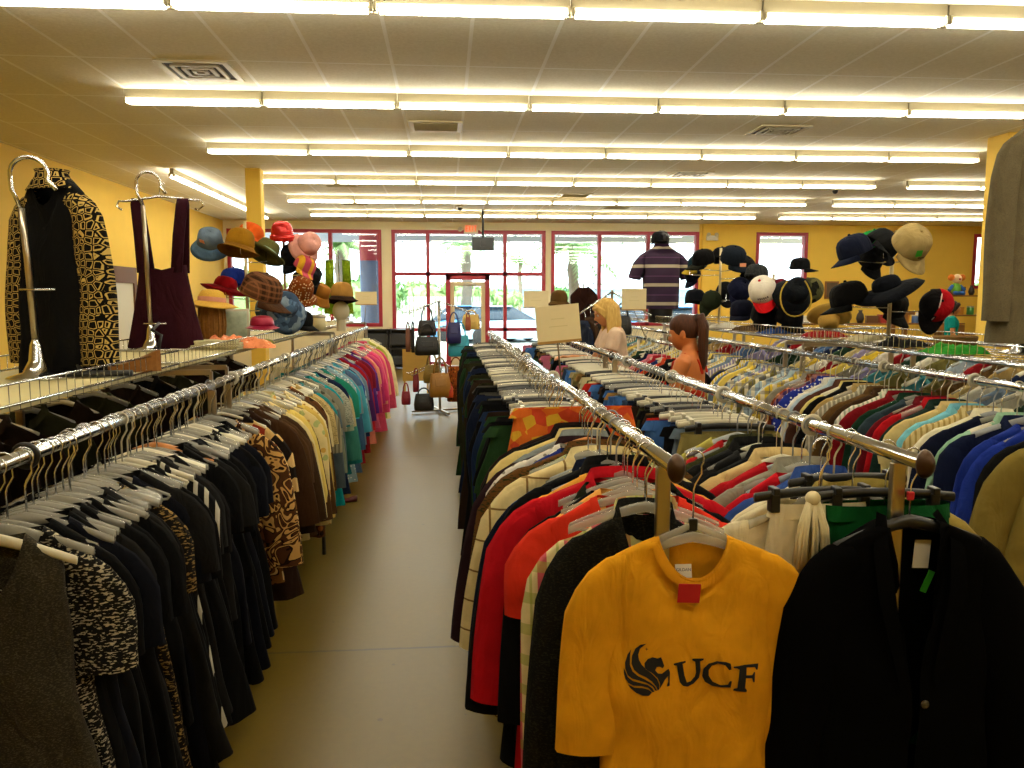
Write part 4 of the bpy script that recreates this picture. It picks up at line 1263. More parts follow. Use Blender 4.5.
EMB = [
    [(190, 430), (160, 438), (135, 458), (117, 495), (113, 535), (125, 563), (150, 583), (185, 598), (215, 618), (235, 643), (243, 660), (250, 655), (251, 632), (241, 606), (215, 580), (185, 558), (165, 538), (151, 513), (148, 488), (157, 458)],
    [(112, 465), (95, 490), (81, 530), (81, 560), (92, 590), (115, 606), (150, 614), (185, 624), (215, 640), (232, 662), (238, 661), (229, 642), (206, 622), (175, 606), (142, 591), (117, 571), (105, 540), (107, 500)],
    [(74, 555), (73, 582), (80, 608), (95, 627), (120, 639), (160, 640), (195, 648), (214, 667), (225, 668), (216, 650), (191, 633), (155, 625), (118, 617), (93, 599)],
    [(92, 634), (105, 652), (130, 672), (165, 685), (195, 685), (212, 668), (195, 656), (165, 649), (125, 648)],
    [(180, 553), (178, 530), (195, 508), (220, 498), (245, 503), (262, 495), (270, 515), (278, 540), (270, 552), (255, 545), (240, 546), (232, 562), (245, 578), (265, 580), (290, 560), (300, 555), (307, 570), (305, 640), (290, 643), (292, 632), (298, 620), (297, 592), (280, 610), (265, 635), (254, 652), (255, 628), (244, 602), (217, 577), (195, 565)],
    [(190, 449), (192, 456), (199, 458), (192, 460), (190, 467), (188, 460), (182, 458), (188, 456)]]
printed(EMB, 'printed_emblem', INK)
U_ = [[(325, 527), (385, 512), (388, 520), (371, 529), (383, 592), (352, 597), (342, 538), (326, 536)], [(352, 597), (383, 592), (395, 628), (415, 622), (435, 597), (456, 600), (430, 635), (400, 650), (375, 645), (358, 625)], [(435, 597), (440, 575), (434, 516), (418, 508), (420, 500), (475, 495), (475, 504), (458, 512), (462, 560), (456, 600)]]
U0_ = [(325, 527), (385, 512), (388, 520), (372, 528), (384, 600), (395, 628), (415, 622), (440, 590), (434, 516), (418, 508), (420, 500), (475, 495), (475, 504), (458, 512), (462, 560), (455, 600), (430, 635), (400, 650), (375, 645), (358, 625), (350, 590), (342, 538), (326, 536)]
C_ = [(612, 545), (608, 515), (585, 508), (540, 505), (500, 520), (475, 550), (470, 590), (485, 620), (520, 638), (560, 642), (610, 640), (615, 605), (605, 605), (595, 625), (560, 630), (522, 615), (502, 585), (501, 555), (516, 530), (545, 517), (580, 524), (600, 548)]
F_ = [(622, 530), (680, 522), (755, 522), (750, 552), (742, 552), (735, 538), (690, 536), (688, 575), (720, 576), (728, 562), (735, 562), (732, 612), (724, 612), (718, 592), (686, 590), (682, 640), (692, 652), (690, 662), (622, 655), (624, 645), (642, 640), (652, 545), (640, 538), (624, 538)]
printed(U_, 'printed_letter', INK); printed([C_], 'printed_letter', INK); printed([F_], 'printed_letter', INK)
# neck label and red price ticket
p = at(688, 580, GY - .02)
lab = MB().box((0, 0, 0), (.042, .002, .034)).build('neck_label', PAPER, gs, (p.x - GX, .02, p.z - RZ + .009), (-.25, 0, 0))
def text(name, body, size, mat, parent, loc, rot=(PI / 2, 0, 0)):
    cu = bpy.data.curves.new(name, 'FONT'); cu.body = body; cu.size = size; cu.align_x = 'CENTER'; cu.align_y = 'CENTER'
    cu.materials.append(mat)
    tmp = bpy.data.objects.new('tmp', cu); COL.objects.link(tmp)
    me = bpy.data.meshes.new_from_object(tmp.evaluated_get(bpy.context.evaluated_depsgraph_get())); bpy.data.objects.remove(tmp)
    o = bpy.data.objects.new(name, me); o.parent = parent; o.location = loc; o.rotation_euler = rot; COL.objects.link(o); return o
text('label_lettering', 'GILDAN', .0105, simple('ink_blue', '#1c2450', .8), lab, (0, -.0018, .003))
p = at(690, 594, GY - .05)
MB().box((0, 0, 0), (.056, .002, .05)).build('price_ticket', PAPER_RED, gs, (p.x - GX, -.046, p.z - RZ), (.1, .04, 0))
hg = link('clothes_hanger', arm_hanger(.2, -.196, .07, .008, .013, bottom=False).mesh('hanger'), CLEARPL, None, (GX, GY, RZ), (0, 0, -.02))
tag(hg, 'clear plastic hanger with a dark neck inside the gold shirt', 'hanger')
MB().tube([(-.14, 0, -.245), (-.08, 0, -.2), (0, 0, -.165), (.08, 0, -.2), (.14, 0, -.245)], [(.006, .010)] * 5, 8).build('inner_rib', CLEARPL, hg)
link('hook', ME_HOOK, CHROME, hg)
MB().box((0, 0, -.165), (.022, .016, .032), bevel=.004).build('hanger_neck', BLACKPL, hg)

# ------------------------------------------------------------------ black velvet coat facing the viewer
VX, VY = at(908, 540, 1.86).x, 1.86
t = NT('black_velvet'); b = t.n('ShaderNodeBsdfPrincipled', Roughness=.95); b.inputs['Base Color'].default_value = (.0022, .0021, .002, 1); b.inputs['Specular IOR Level'].default_value = .02
t.l(b.outputs[0], t.out.inputs[0]); VELVET = t.m
vm, _ = torso(.215, .95, .29, .055, .07, .10, 9, zn=-.165, slope=.06, amp=.016, gap=lambda tt, u: (.010 + .05 * max(0, 1 - tt * 2.6)) if u <= 0 else .066 * (1 - .0 * u) if u < .6 else .05, nz=18)
vc = link('coat', vm.mesh('coat'), VELVET, None, (VX, VY, RZ), (0, 0, .05))
tag(vc, 'black velvet coat hanging open and face-on at the rail end', 'coat')
for s_ in (-1, 1):
    link('sleeve', sleeve(s_, .215, -.165, .06, .6, .095, .082, .05, .3 if s_ > 0 else .16, 5).mesh('sleeve'), VELVET, vc)
    lp = MB(); lp.loft([[Vector((s_ * x, y_, z)) for x, y_, z in row] for row in (((.062, .0, -.15), (.085, -.045, -.2), (.075, -.07, -.32), (.035, -.075, -.55)), ((.085, .01, -.14), (.125, -.05, -.23), (.12, -.075, -.34), (.05, -.078, -.58)))], wrap=False)
    lp.build('lapel', VELVET, vc)
lb = MB().box((0, 0, 0), (.045, .002, .075)).build('neck_label', PAPER, vc, (at(930, 555, VY).x - VX, .03, at(930, 558, VY).z - RZ), (0, .06, 0))
lb['label'] = 'cream maker label inside the collar'
MB().box((0, 0, 0), (.018, .002, .06)).build('price_ticket', PAPER_GREEN, vc, (at(932, 584, VY).x - VX, .015, at(932, 584, VY).z - RZ), (0, .4, 0))
MB().lathe([(.001, -.004), (.01, -.004), (.011, 0), (.009, .003), (.001, .003)], 14, Matrix.Rotation(PI / 2, 3, 'X')).build('button', simple('button_dull', '#3d3728', .4), vc, (.02, -.075, -.62))
hv = link('clothes_hanger', arm_hanger(.2, -.165, .06, .012, .016).mesh('hanger'), BLACKPL, None, (VX, VY, RZ), (0, 0, .05)); tag(hv, 'black plastic hanger carrying the velvet coat', 'hanger')
link('hook', ME_HOOK, CHROME, hv)
MB().box((0, 0, -.1), (.018, .01, .022), bevel=.003).build('size_tab', PAPER_RED, hv)
# tassel scarf on the rail just behind
tp = at(806, 535, 1.97)
sc_ = empty('tassel', (tp.x, tp.y - .03, tp.z + .1)); tag(sc_, 'cream fringed tassel hanging on the pale ivory skirt', 'tassel')
m = MB()
rn = random.Random(4)
for i in range(26):
    a = rn.uniform(-.045, .045); q = rn.uniform(-.02, .015); L = rn.uniform(.16, .2)
    m.tube([(a * .3, q * .3, 0), (a * .8, q, -.07), (a * 1.05, q, -L)], .0055, 5)
m.build('fringe', simple('tassel_cream', '#d9cda2', .9), sc_)
MB().ball((0, 0, .008), (.02, .018, .02)).build('tassel_knot', simple('tassel_cream', '#d9cda2', .9), sc_)

# sign cards on the rails
def sign(px, py, w, h, Y, rail_x, label, tilt=0.0, yaw=0.0, railz=RZ):
    p = at(px, py, Y)
    r = empty('sign_holder', (p.x, Y, railz)); tag(r, label, 'sign')
    cd = MB().box((0, 0, 0), (w, .006, h), bevel=.001).build('card', CARD, r, (0, 0, p.z - railz), (0, tilt, yaw))
    MB().box((0, 0, -h / 2 - .004), (w, .014, .012)).build('card_channel', simple('channel_tan', '#a8803c', .5), cd)
    m = MB()
    for i, ww in enumerate((.3, .42)): m.box((0, -.0035, .02 - i * .035), (w * ww, .001, .004))
    m.build('faint_lettering', simple('faint_ink', '#d2c392', .8), cd)
    zz = p.z - railz - h / 2
    MB().tube([(.0, .004, zz - .005), (rail_x - p.x, .004, .0)], .004, 8).build('rod', simple('rod_dark', '#6b5a3c', .4, .6), r)
    MB().tube([(rail_x - p.x, .004 + .03 * math.cos(a), .028 * math.sin(a)) for a in [i * PI / 6 - PI / 2 for i in range(7)]], .004, 6).build('clip', simple('rod_dark', '#6b5a3c', .4, .6), r)
    return r
sign(558, 323, .205, .165, 3.62, XA, 'big blank cream card on a rod above the trousers rail', -.09)
sign(536, 299, .26, .17, 8.2, XB, 'small cream card seen beside the entrance door frame', 0)
sign(634, 299, .24, .2, 7.5, 1.95, 'small cream card beside the striped polo', 0)
sign(366, 298, .28, .165, 10.5, XL1, 'small cream card at the far end of the sun-hat rack', 0)

# white size divider rings on the rails
for (rx, yy, lb) in ((XL1, 2.05, 'dark joint ring on the rail under the sun hats'), (XL1, 4.0, 'white divider ring by the swirl-print blouses'), (XL1, 5.35, 'white divider ring by the grey blouses'), (XL1, 6.9, 'white divider ring by the blue tops'),
                     (XB, 2.35, 'white divider ring near the bronze cap of the velvet coat rail'), (XB, 3.15, 'white divider ring beside the ponytailed shopper'), (XB, 3.9, 'white divider ring on the rail in front of the shoppers'), (XB, 4.9, 'white divider ring below the blonde shopper'),
                     (XA, 3.9, 'white divider ring behind the big card rod'), (XA, 5.2, 'white divider ring midway along the trousers rail'), (XC, 3.6, 'white divider ring by the sky blue shirt'), (XC, 4.4, 'white divider ring by the maroon shirts')):
    m = MB(); m.lathe([(.021, -.006), (.034, -.006), (.036, 0), (.034, .006), (.021, .006), (.021, -.006)], 20, Matrix.Rotation(PI / 2, 3, 'X'))
    o = m.build('size_divider', BLACKPL if 'dark' in lb else WHITEPL, None, (rx, yy + .018, RZ), (0, .02, .06)); tag(o, lb, 'size divider')
# ------------------------------------------------------------------ hats
def shell(prof, n=28, sx=1.0, sy=1.0, wave=0.0, wk=3, ph=0.0, pinch=0.0, top=None):
    """A cloth shell turned about z; prof runs from the top to the edge."""
    rings = []
    rmax = max(r for r, z in prof)
    for r, z in prof:
        g = []
        for k in range(n):
            a = 2 * PI * k / n
            x, y = r * sx * math.cos(a), r * sy * math.sin(a)
            zz = z + wave * (r / rmax) ** 2 * math.sin(wk * a + ph)
            if pinch and top is not None and z > top * .55:
                zz -= pinch * math.exp(-(x / .03) ** 2) * max(0, 1 - abs(y) / .1) * ((z - top * .55) / (top * .45))
                if y < 0: x *= 1 - .25 * (-y / .1) * min(1, (z - top * .55) / (top * .45))
            g.append(Vector((x, y, zz)))
        rings.append(g)
    inner = [[p * .965 + Vector((0, 0, -.003)) for p in g] for g in reversed(rings)]
    m = MB(); m.loft(rings + inner, False, True)
    return m
DOME = [(.003, 1.0), (.03, .985), (.055, .94), (.075, .85), (.09, .68), (.097, .45), (.1, .2), (.1, 0)]
def dome(r, h): return [(q / .1 * r, z * h) for q, z in DOME]
def bill(r, L, w=1.05, drop=.02, n=14):
    m = MB(); top, bot = [], []
    rows = 5
    for j in range(rows + 1):
        t = j / rows
        ra, rb = [], []
        for k in range(n + 1):
            a = -w + 2 * w * k / n
            x = r * .97 * math.sin(a) * (1 - .1 * t * t)
            y = -r * .97 * math.cos(a) - L * t * max(0.0, math.cos(a / w * PI / 2)) ** .45
            z = .004 - drop * t - 2.6 * x * x * t
            ra.append(Vector((x, y, z))); rb.append(Vector((x, y, z - .004)))
        top.append(ra); bot.append(rb)
    m.loft(top + bot[::-1], False, True, wrap=False)
    return m
def hat(kind, name, label, px, py, Y, mat, rot=(0, 0, 0), size=1.0, mat2=None, band=None, cat='hat'):
    p = at(px, py, Y)
    mat2 = mat2 or mat
    S = size
    if kind == 'cap':
        c = shell(dome(.092 * S, .115 * S), sy=1.08); root = c.build(name, mat)
        bill(.092 * S * 1.05, .085 * S).build('bill', mat2, root)
        MB().ball((0, 0, .116 * S), .009 * S, 8, 5).build('cap_button', mat2, root)
        st = MB(); st.tube([(.09 * S * math.sin(a) * 1.01, .099 * S * math.cos(a) * 1.02, .012) for a in [-.5 + i * .1 for i in range(11)]], (.009 * S), 6); st.build('strap', mat2, root)
        zc = .05 * S
    elif kind == 'newsboy':
        c = shell([(.004, .1), (.05, .098), (.1, .085), (.128, .06), (.125, .035), (.1, .012), (.093, 0)], sy=1.1); c.v = [(x * S, y * S, z * S) for x, y, z in c.v]
        root = c.build(name, mat); bill(.1 * S, .06 * S).build('bill', mat2, root)
        MB().ball((0, 0, .1 * S), .01 * S, 8, 5).build('cap_button', mat2, root); zc = .05 * S
    elif kind == 'beanie':
        root = shell(dome(.09 * S, .16 * S), wave=.004, wk=12).build(name, mat)
        b = MB(); b.lathe([(.088 * S, 0), (.098 * S, .0), (.1 * S, .03), (.097 * S, .055), (.089 * S, .05)], 28); b.build('cuff', mat2, root); zc = .07 * S
    else:
        spec = {'bucket': ([(.004, .1), (.05, .099), (.074, .092), (.082, .06), (.09, .01)], [(.088, .012), (.1, -.008), (.118, -.034), (.132, -.055)], .006),
                'cloche': (dome(.09, .125), [(.088, .008), (.1, -.01), (.118, -.025), (.13, -.03)], .01),
                'fedora': ([(.004, .115), (.045, .118), (.07, .112), (.08, .085), (.088, .04), (.094, 0)], [(.092, .004), (.115, -.004), (.14, -.002), (.152, .012)], .01),
                'wide': ([(.004, .088), (.04, .086), (.068, .074), (.084, .045), (.09, 0)], [(.088, .004), (.12, -.006), (.15, -.018), (.178, -.03)], .012),
                'floppy': (dome(.09, .1), [(.088, .008), (.12, -.018), (.15, -.05), (.172, -.085)], .022),
                'big': (dome(.095, .085), [(.093, .004), (.14, .004), (.19, -.01), (.23, -.045)], .02)}[kind]
        top = spec[0][0][1]
        c = shell(spec[0], pinch=.03 if kind == 'fedora' else 0, top=top); c.v = [(x * S, y * S, z * S) for x, y, z in c.v]
        root = c.build(name, mat)
        b = shell(spec[1], wave=spec[2], wk=2 if kind != 'floppy' else 3, ph=.7, n=36); b.v = [(x * S, y * S, z * S) for x, y, z in b.v]
        b.build('brim', mat2, root)
        if band:
            h_ = MB(); r0 = spec[0][-1][0] * 1.015; h_.lathe([(r0 * S, .004), (r0 * .985 * S, .034 * S)], 30); h_.build('hat_band', band, root)
        zc = .03 * S
    R = Euler(rot).to_matrix()
    root.rotation_euler = rot
    root.location = p - R @ Vector((0, 0, zc))
    tag(root, label, cat)
    return root
D = math.radians
F_ = fabric
def fz(h, **k): return fabric(h, **k)
# on and around the stands under the sun hats
hat('bucket', 'bucket_hat', 'grey blue denim hat hung tilted, first on the upper tier', 210, 240, 5.75, fz('#5f6f80'), (D(25), D(30), D(-30)), 1.0, fz('#4f6a86'))
MB().box((0, 0, 0), (.035, .002, .03)).build('price_ticket', PAPER_ORANGE, bpy.data.objects['bucket_hat'], (.03, -.09, .07), (.3, 0, .3))
hat('beanie', 'knit_hat', 'orange knit hat with a white ticket behind the mustard hat', 250, 236, 6.25, fz('#d4591a', rough=1.0), (D(-15), D(20), 0), 1.15, fz('#c84d12'))
MB().box((0, -.1, .05), (.05, .002, .05)).build('price_ticket', PAPER, bpy.data.objects['knit_hat'])
hat('cloche', 'bucket_hat', 'mustard corduroy hat with dark lining on the upper tier', 240, 243, 5.7, fz('#9a6d14', pat='vstripe', c2='#7f560c', sc=.3), (D(-12), D(12), D(15)), 1.1, fz('#7d5512'))
hat('fedora', 'felt_hat', 'olive green felt hat with a pale green band', 266, 252, 6.1, fz('#5d5a2c'), (D(-20), D(28), D(10)), 1.05, fz('#514d24'), fz('#8aa78f'))
hat('beanie', 'sequin_hat', 'red sequinned hat at the very top of the hat stand', 282, 232, 7.2, simple('red_sequin', '#c71f1a', .25, .3, noise=.5, nscale=120), (D(8), 0, 0), 1.1)
hat('cap', 'baseball_cap', 'black cap hung below the red sequinned hat', 292, 253, 7.25, fz('#0f1118'), (D(40), 0, D(-20)), 1.15)
hat('bucket', 'bucket_hat', 'pink bucket hat hung sideways against the window', 309, 244, 7.2, fz('#dfa196'), (D(20), D(62), D(-20)), 1.15)
hat('cap', 'sun_visor', 'rose, yellow and red visor cap under the pink bucket hat', 306, 264, 7.15, fz('#c04a62', pat='vstripe', c2='#d8a52c', sc=4), (D(25), D(20), D(40)), 1.05)
hat('bucket', 'bucket_hat', 'black hat hung beside the green tank top', 311, 276, 7.5, fz('#14161a'), (D(30), D(40), 0), 1.1)
hat('cap', 'baseball_cap', 'royal blue cap tucked behind the red felt hat', 234, 277, 6.2, fz('#1b2f8a'), (0, 0, D(180)), 1.1)
hat('wide', 'felt_hat', 'bright red wide hat on the lower tier', 226, 284, 5.95, fz('#a01018'), (D(-8), D(14), 0), .95, fz('#8f0d16'))
hat('cap', 'newsboy_cap', 'brown plaid flat cap in the middle of the lower tier', 263, 287, 5.75, fz('#5a3b24', pat='plaid', c2='#3a2416', c3='#8a5a3a', sc=.55), (D(22), D(0), D(70)), 1.5, fz('#452c1a'))
hat('floppy', 'floppy_hat', 'blue patchwork denim floppy hat with its brim hanging down', 286, 304, 6.0, fz('#56708f', pat='patch', c2='#8598a8', c3='#3c4f68', sc=1.1), (D(60), D(20), D(20)), 1.1)
hat('cloche', 'beaded_hat', 'rust brown hat with pale beads between the denim and tan hats', 301, 290, 7.0, fz('#7a3c12', pat='dots', c2='#e8cfa0', sc=.9), (D(25), D(20), 0), 1.2)
hat('bucket', 'bucket_hat', 'tan bucket hat sloping toward the green tank top', 320, 292, 7.6, fz('#9a6322'), (D(10), D(30), 0), 1.1)
hat('wide', 'straw_hat', 'yellow straw hat with a pink ribbon on the wicker stand', 212, 298, 5.45, simple('straw', '#d9a93c', .8, noise=.25, nscale=160, bump=.6, bscale=220), (D(-4), D(4), 0), 1.0, None, fz('#d99a84'))
hat('cloche', 'trapper_hat', 'tan hat with dark fur ear flaps on the last head form', 342, 294, 8.0, fz('#a57a3a'), (D(-8), 0, 0), 1.25, fz('#2c1b12'))
p = at(341, 311, 8.05); o = tag(MB().ball((0, 0, 0), (.085, .095, .1), 16, 10).build('head_form', simple('foam_white', '#d9cfae', .9), None, p), 'pale foam head form under the tan fur-flapped hat', 'head form')
nk = MB(); nk.lathe([(.05, -.2), (.045, -.12), (.05, -.06)], 14); nk.build('form_neck', simple('foam_white', '#d9cfae', .9), o)
hat('cloche', 'sequin_hat', 'magenta sequinned hat lying on the basket edge', 262, 322, 5.55, simple('magenta_sequin', '#9c1238', .3, .3, noise=.5, nscale=130), (0, 0, 0), .9, None).scale = (1, 1, .65)
hat('cap', 'baseball_cap', 'black cap on the shelf below the beaded hat', 301, 318, 6.9, fz('#101010'), (D(10), 0, D(60)), 1.1)
# wicker stand, jar, picture frame, scarf, papers
p = at(212, 316, 5.45)
r = empty('wicker_stand', (p.x, p.y, 1.35)); tag(r, 'brown wicker basket holding up the straw hat', 'basket')
m = MB(); H = p.z + .06 - 1.35
m.lathe([(.001, 0), (.07, 0), (.085, H * .5), (.08, H)], 20)
m.build('wicker_body', simple('wicker', '#7d5218', .8, noise=.45, nscale=60, bump=.7, bscale=120), r)
mm = MB()
for i in range(16):
    a = 2 * PI * i / 16; mm.tube([(.072 * math.cos(a), .072 * math.sin(a), 0), (.088 * math.cos(a), .088 * math.sin(a), H * .5), (.083 * math.cos(a), .083 * math.sin(a), H)], .005, 5)
mm.build('wicker_rib', simple('wicker', '#7d5218', .8), r)
p = at(234, 316, 5.6)
r = empty('picture_frame', (p.x, p.y, 1.35), 0, (D(-12), 0, .2)); tag(r, 'small framed picture leaning behind the orange scarf', 'picture')
MB().box((0, 0, .12), (.2, .014, .24), bevel=.003).build('frame_backing', simple('frame_silver', '#a8a08a', .35, .5), r)
MB().box((0, -.009, .12), (.165, .004, .2)).build('picture_sheet', simple('picture_mottled', '#9aa690', .6, noise=.5, nscale=25), r)
p = at(319, 314, 7.55); H = p.z + .09 - 1.352
r = empty('candle_jar', (p.x, p.y, 1.352)); tag(r, 'white candle jar on the shelf beside the head form', 'jar')
MB().lathe([(.001, 0), (.06, 0), (.062, .12), (.058, .125)], 20).build('jar_body', simple('jar_cream', '#e8dcae', .25), r)
MB().lathe([(.061, .12), (.064, .125), (.064, .15), (.001, .16)], 20).build('jar_lid', simple('jar_lid', '#cfc9b8', .2, .6), r)
p = at(242, 328, 5.0)
def crumple(w, d, h, seed, nx=34, ny=22):
    from mathutils import noise
    m = MB(); top = []
    o = Vector((seed * 7.3, seed * 3.1, 0))
    for i in range(nx + 1):
        u = i / nx * 2 - 1
        for j in range(ny + 1):
            v = j / ny * 2 - 1
            e = max(0.0, 1 - abs(u) ** 3.5) * max(0.0, 1 - abs(v) ** 3.5)
            n1 = noise.noise(Vector((u * 2.2, v * 2.0, 0)) + o); n2 = abs(noise.noise(Vector((u * 5, v * 5, 3)) + o)); n3 = noise.noise(Vector((u * 11, v * 11, 8)) + o)
            z = h * e * (.55 + .5 * n1 + .55 * n2 + .15 * n3) + .002
            x = w / 2 * u * (1 + .12 * noise.noise(Vector((v * 2.5, u, 5)) + o)); y = d / 2 * v * (1 + .18 * noise.noise(Vector((u * 2.5, v, 9)) + o))
            top.append(Vector((x, y, max(.001, z))))
    q = ny + 1
    m.add(top, [(i * q + j, (i + 1) * q + j, (i + 1) * q + j + 1, i * q + j + 1) for i in range(nx) for j in range(ny)])
    return m
rn = random.Random(8)
m = crumple(.46, .26, .085, 3)
tag(m.build('scarf', fz('#e0895c', pat='floral', c2='#efb795', c3='#cf6f45', sc=.7), None, (p.x - .04, p.y, 1.353), (0, 0, .2)), 'crumpled peach orange scarf in the wire basket', 'scarf')
p = at(203, 333, 4.75)
m = MB()
for i in range(4): m.box((rn.uniform(-.01, .01), rn.uniform(-.01, .01), .006 + i * .014), (.3 - i * .02, .2, .012), Matrix.Rotation(rn.uniform(-.15, .15), 3, 'Z'), .003)
tag(m.build('folded_cloth', fz('#c6bd98'), None, (p.x + .05, p.y + .15, 1.353)), 'folded pale cloth in front of the straw hat', 'cloth')
p = at(264, 340, 4.9)
m = MB(); m.box((0, 0, .02), (.2, .16, .04), bevel=.015); tag(m.build('clutch_purse', fz('#8a8a4c'), None, (p.x - .12, p.y + .3, 1.353), (0, 0, .4)), 'flat olive purse in the wire basket by the peach scarf', 'purse')
# hat stands
def hat_stand(px, Y, ztop, label, arms):
    p = at(px, 320, Y)
    r = empty('hat_stand', (p.x, Y, 1.352)); tag(r, label, 'hat stand')
    MB().lathe([(.001, 0), (.11, 0), (.11, .008), (.03, .016), (.02, .03)], 24).build('base', STEEL, r)
    MB().tube([(0, 0, .02), (0, 0, ztop - 1.352)], .013, 10).build('pole', simple('pole_cream', '#d7c79a', .35, .4), r)
    for q in arms:
        q = at(*q) - Vector((p.x, Y, 1.352))
        z0 = max(.1, q.z - .08)
        MB().tube([(0, 0, z0), (q.x * .5, q.y * .5, z0), (q.x, q.y, z0 + .01), (q.x, q.y, q.z)], .0045, 6).build('arm', CHROME, r)
    return r
hat_stand(248, 6.0, at(248, 222, 6.0).z, 'cream hat stand rising behind the mustard hat', [(212, 243, 5.8), (240, 243, 5.75), (266, 252, 6.1), (226, 288, 5.95), (262, 290, 5.8), (284, 300, 6.0), (250, 240, 6.2), (234, 280, 6.15)])
hat_stand(286, 7.3, at(286, 232, 7.3).z, 'cream hat stand under the red sequinned hat', [(292, 256, 7.25), (308, 246, 7.2), (305, 266, 7.15), (311, 278, 7.45), (300, 292, 7.05), (320, 294, 7.55)])
# green tank top hanging in front of the window
p = at(338, 268, 8.3)
r = empty('tank_top', (p.x, p.y, 0)); tag(r, 'lime green tank top hanging in front of the hat window', 'top')
z0, z1 = at(338, 314, 8.3).z, at(338, 262 + 22, 8.3).z
m = MB(); rings = []
for j in range(9):
    t = j / 8; z = z0 + (z1 - z0) * t; w = .15 - .02 * t
    rings.append([Vector((w * math.copysign(abs(math.cos(a)) ** .6, math.cos(a)), .03 * math.sin(a) + .008 * math.sin(9 * math.cos(a) + t), z)) for a in [2 * PI * k / 24 for k in range(24)]])
GRN = fz('#6f8a14', pat='floral', c2='#8fa52a', c3='#5d7a10', sc=.6)
m.loft(rings); m.build('bodice', GRN, r)
for s_ in (-1, 1):
    MB().band([(s_ * .09, -.02, z1 - .03), (s_ * .088, -.015, z1 + .1), (s_ * .084, 0, z1 + .24), (s_ * .088, .015, z1 + .1), (s_ * .09, .02, z1 - .03)], .042, .006).build('strap', GRN, r)
q = MB(); q.tube([(-.12, 0, z1 + .235), (0, 0, z1 + .27), (.12, 0, z1 + .235)], .006, 6); q.tube([(0, 0, z1 + .27), (0, 0, z1 + .33)], .003)
ho = q.build('clothes_hanger', CLEARPL, None, (p.x, p.y, 0)); tag(ho, 'clear hanger inside the lime green tank top', 'hanger')
fr = empty('display_stand', (p.x, p.y + .06, 1.352)); tag(fr, 'thin stand carrying the lime green tank top', 'display stand')
MB().tube([(0, 0, 0), (0, 0, z1 + .33 - 1.352), (0, -.03, z1 + .35 - 1.352), (0, -.06, z1 + .33 - 1.352)], .006, 8).build('pole', CHROME, fr)
MB().lathe([(.001, 0), (.09, 0), (.09, .008), (.012, .012)], 20).build('base', STEEL, fr)

# caps above the shirt rail
DK, NV, BK = fz('#101114'), fz('#121728'), fz('#0a0a0b')
def cap(label, px, py, Y, m, rot, size=1.15, m2=None, name='baseball_cap', kind='cap', band=None): return hat(kind, name, label, px, py, Y, m, tuple(D(a) for a in rot), size, m2, band)
YC = 7.6
cap('dark teal cap with a yellow edged bill, nearest the striped polo', 697, 262, 8.1, fz('#16303c'), (20, 20, -80), 1.03, fz('#b59a2a'))
cap('navy cap hanging below the teal cap beside the polo sleeve', 692, 274, 8.2, NV, (40, 0, -60), 0.90)
cap('black cap with a yellow brim line on the upper tier', 703, 257, 7.7, BK, (15, 10, -75), 1.17, fz('#14140c'))
cap('black cap at the top, second from the polo', 722, 254, 7.9, DK, (5, 0, 160), 1.08)
cap('big dark blue cap with rounded crown, topmost of the cluster', 734, 255, 7.5, fz('#131a24'), (25, -10, 20), 1.30)
ec = cap('black cap with a pink ticket at the end of the upper tier', 745, 264, 7.5, DK, (40, -10, 40), 1.12)
p = at(743, 265, 7.32); tk = MB().box((0, 0, 0), (.06, .003, .035)).build('price_ticket', PAPER_ORANGE, ec, p); tk.matrix_basis = ec.matrix_basis.inverted() @ Matrix.Translation(p)
cap('black cap low on the rack top beside the polo hem', 695, 296, 8.0, fz('#11131a'), (0, 0, 180), 1.12)
cap('dark olive cap standing on its side by the pole', 713, 300, 7.7, fz('#232a1a'), (80, 30, 20), 1.03)
cap('black cap with an orange badge behind the pole', 726, 290, 8.0, DK, (50, 0, 0), 1.03)
cap('navy blue cap hanging on the middle tier', 741, 288, 7.4, fz('#10142c'), (50, 10, 10), 1.22)
cap('dark navy cap resting below the middle tier', 742, 308, 7.3, fz('#0e1122'), (10, 0, -40), 1.22)
cap('dark patterned cap behind the white cap', 757, 272, 7.2, fz('#23262a', pat='tweed', c2='#4a4c48'), (10, 0, 120), 1.12)
wc = cap('white cap with a red bill and dark lettering', 762, 288, 6.6, fz('#e6dfce'), (42, -14, -30), 1.30, fz('#c8141c'))
m = MB()
for i in range(6): m.box((-.04 + i * .016, -.132, .052), (.010, .004, .022 if i % 2 else .017))
for i in range(5): m.box((-.028 + i * .014, -.136, .030), (.008, .004, .008))
bm_ = m.build('cap_lettering', INK, wc)
sh = BVHTree.FromPolygons([v.co for v in wc.data.vertices], [p_.vertices for p_ in wc.data.polygons])
for v in bm_.data.vertices:
    hh = sh.ray_cast(Vector((v.co.x, -.5, v.co.z)), Vector((0, 1, 0)))
    if hh[0] is not None: v.co.y = hh[0].y - .0025
cap('black cap hanging under the white cap', 765, 312, 6.7, BK, (30, 0, -10), 1.26)
cap('small dark cap perched above the rope-trimmed hat', 800, 264, 6.6, DK, (0, 0, 60), 0.85)
cap('maroon cap beside the rope-trimmed hat', 781, 290, 6.9, fz('#5f0f20'), (70, 0, 10), 1.12)
cap('black hat with a looped yellow cord', 796, 291, 6.4, fz('#12161c'), (62, 0, 0), 1.26, None, 'rope_trimmed_hat', 'bucket')
p = at(796, 293, 6.22)
cd = MB(); cd.tube([(.13 * math.sin(a) * (1 + .1 * math.cos(a)), .01 * math.cos(3 * a), -.16 * math.cos(a) - .03) for a in [-2.5 + i * 5.0 / 20 for i in range(21)]], .006, 6)
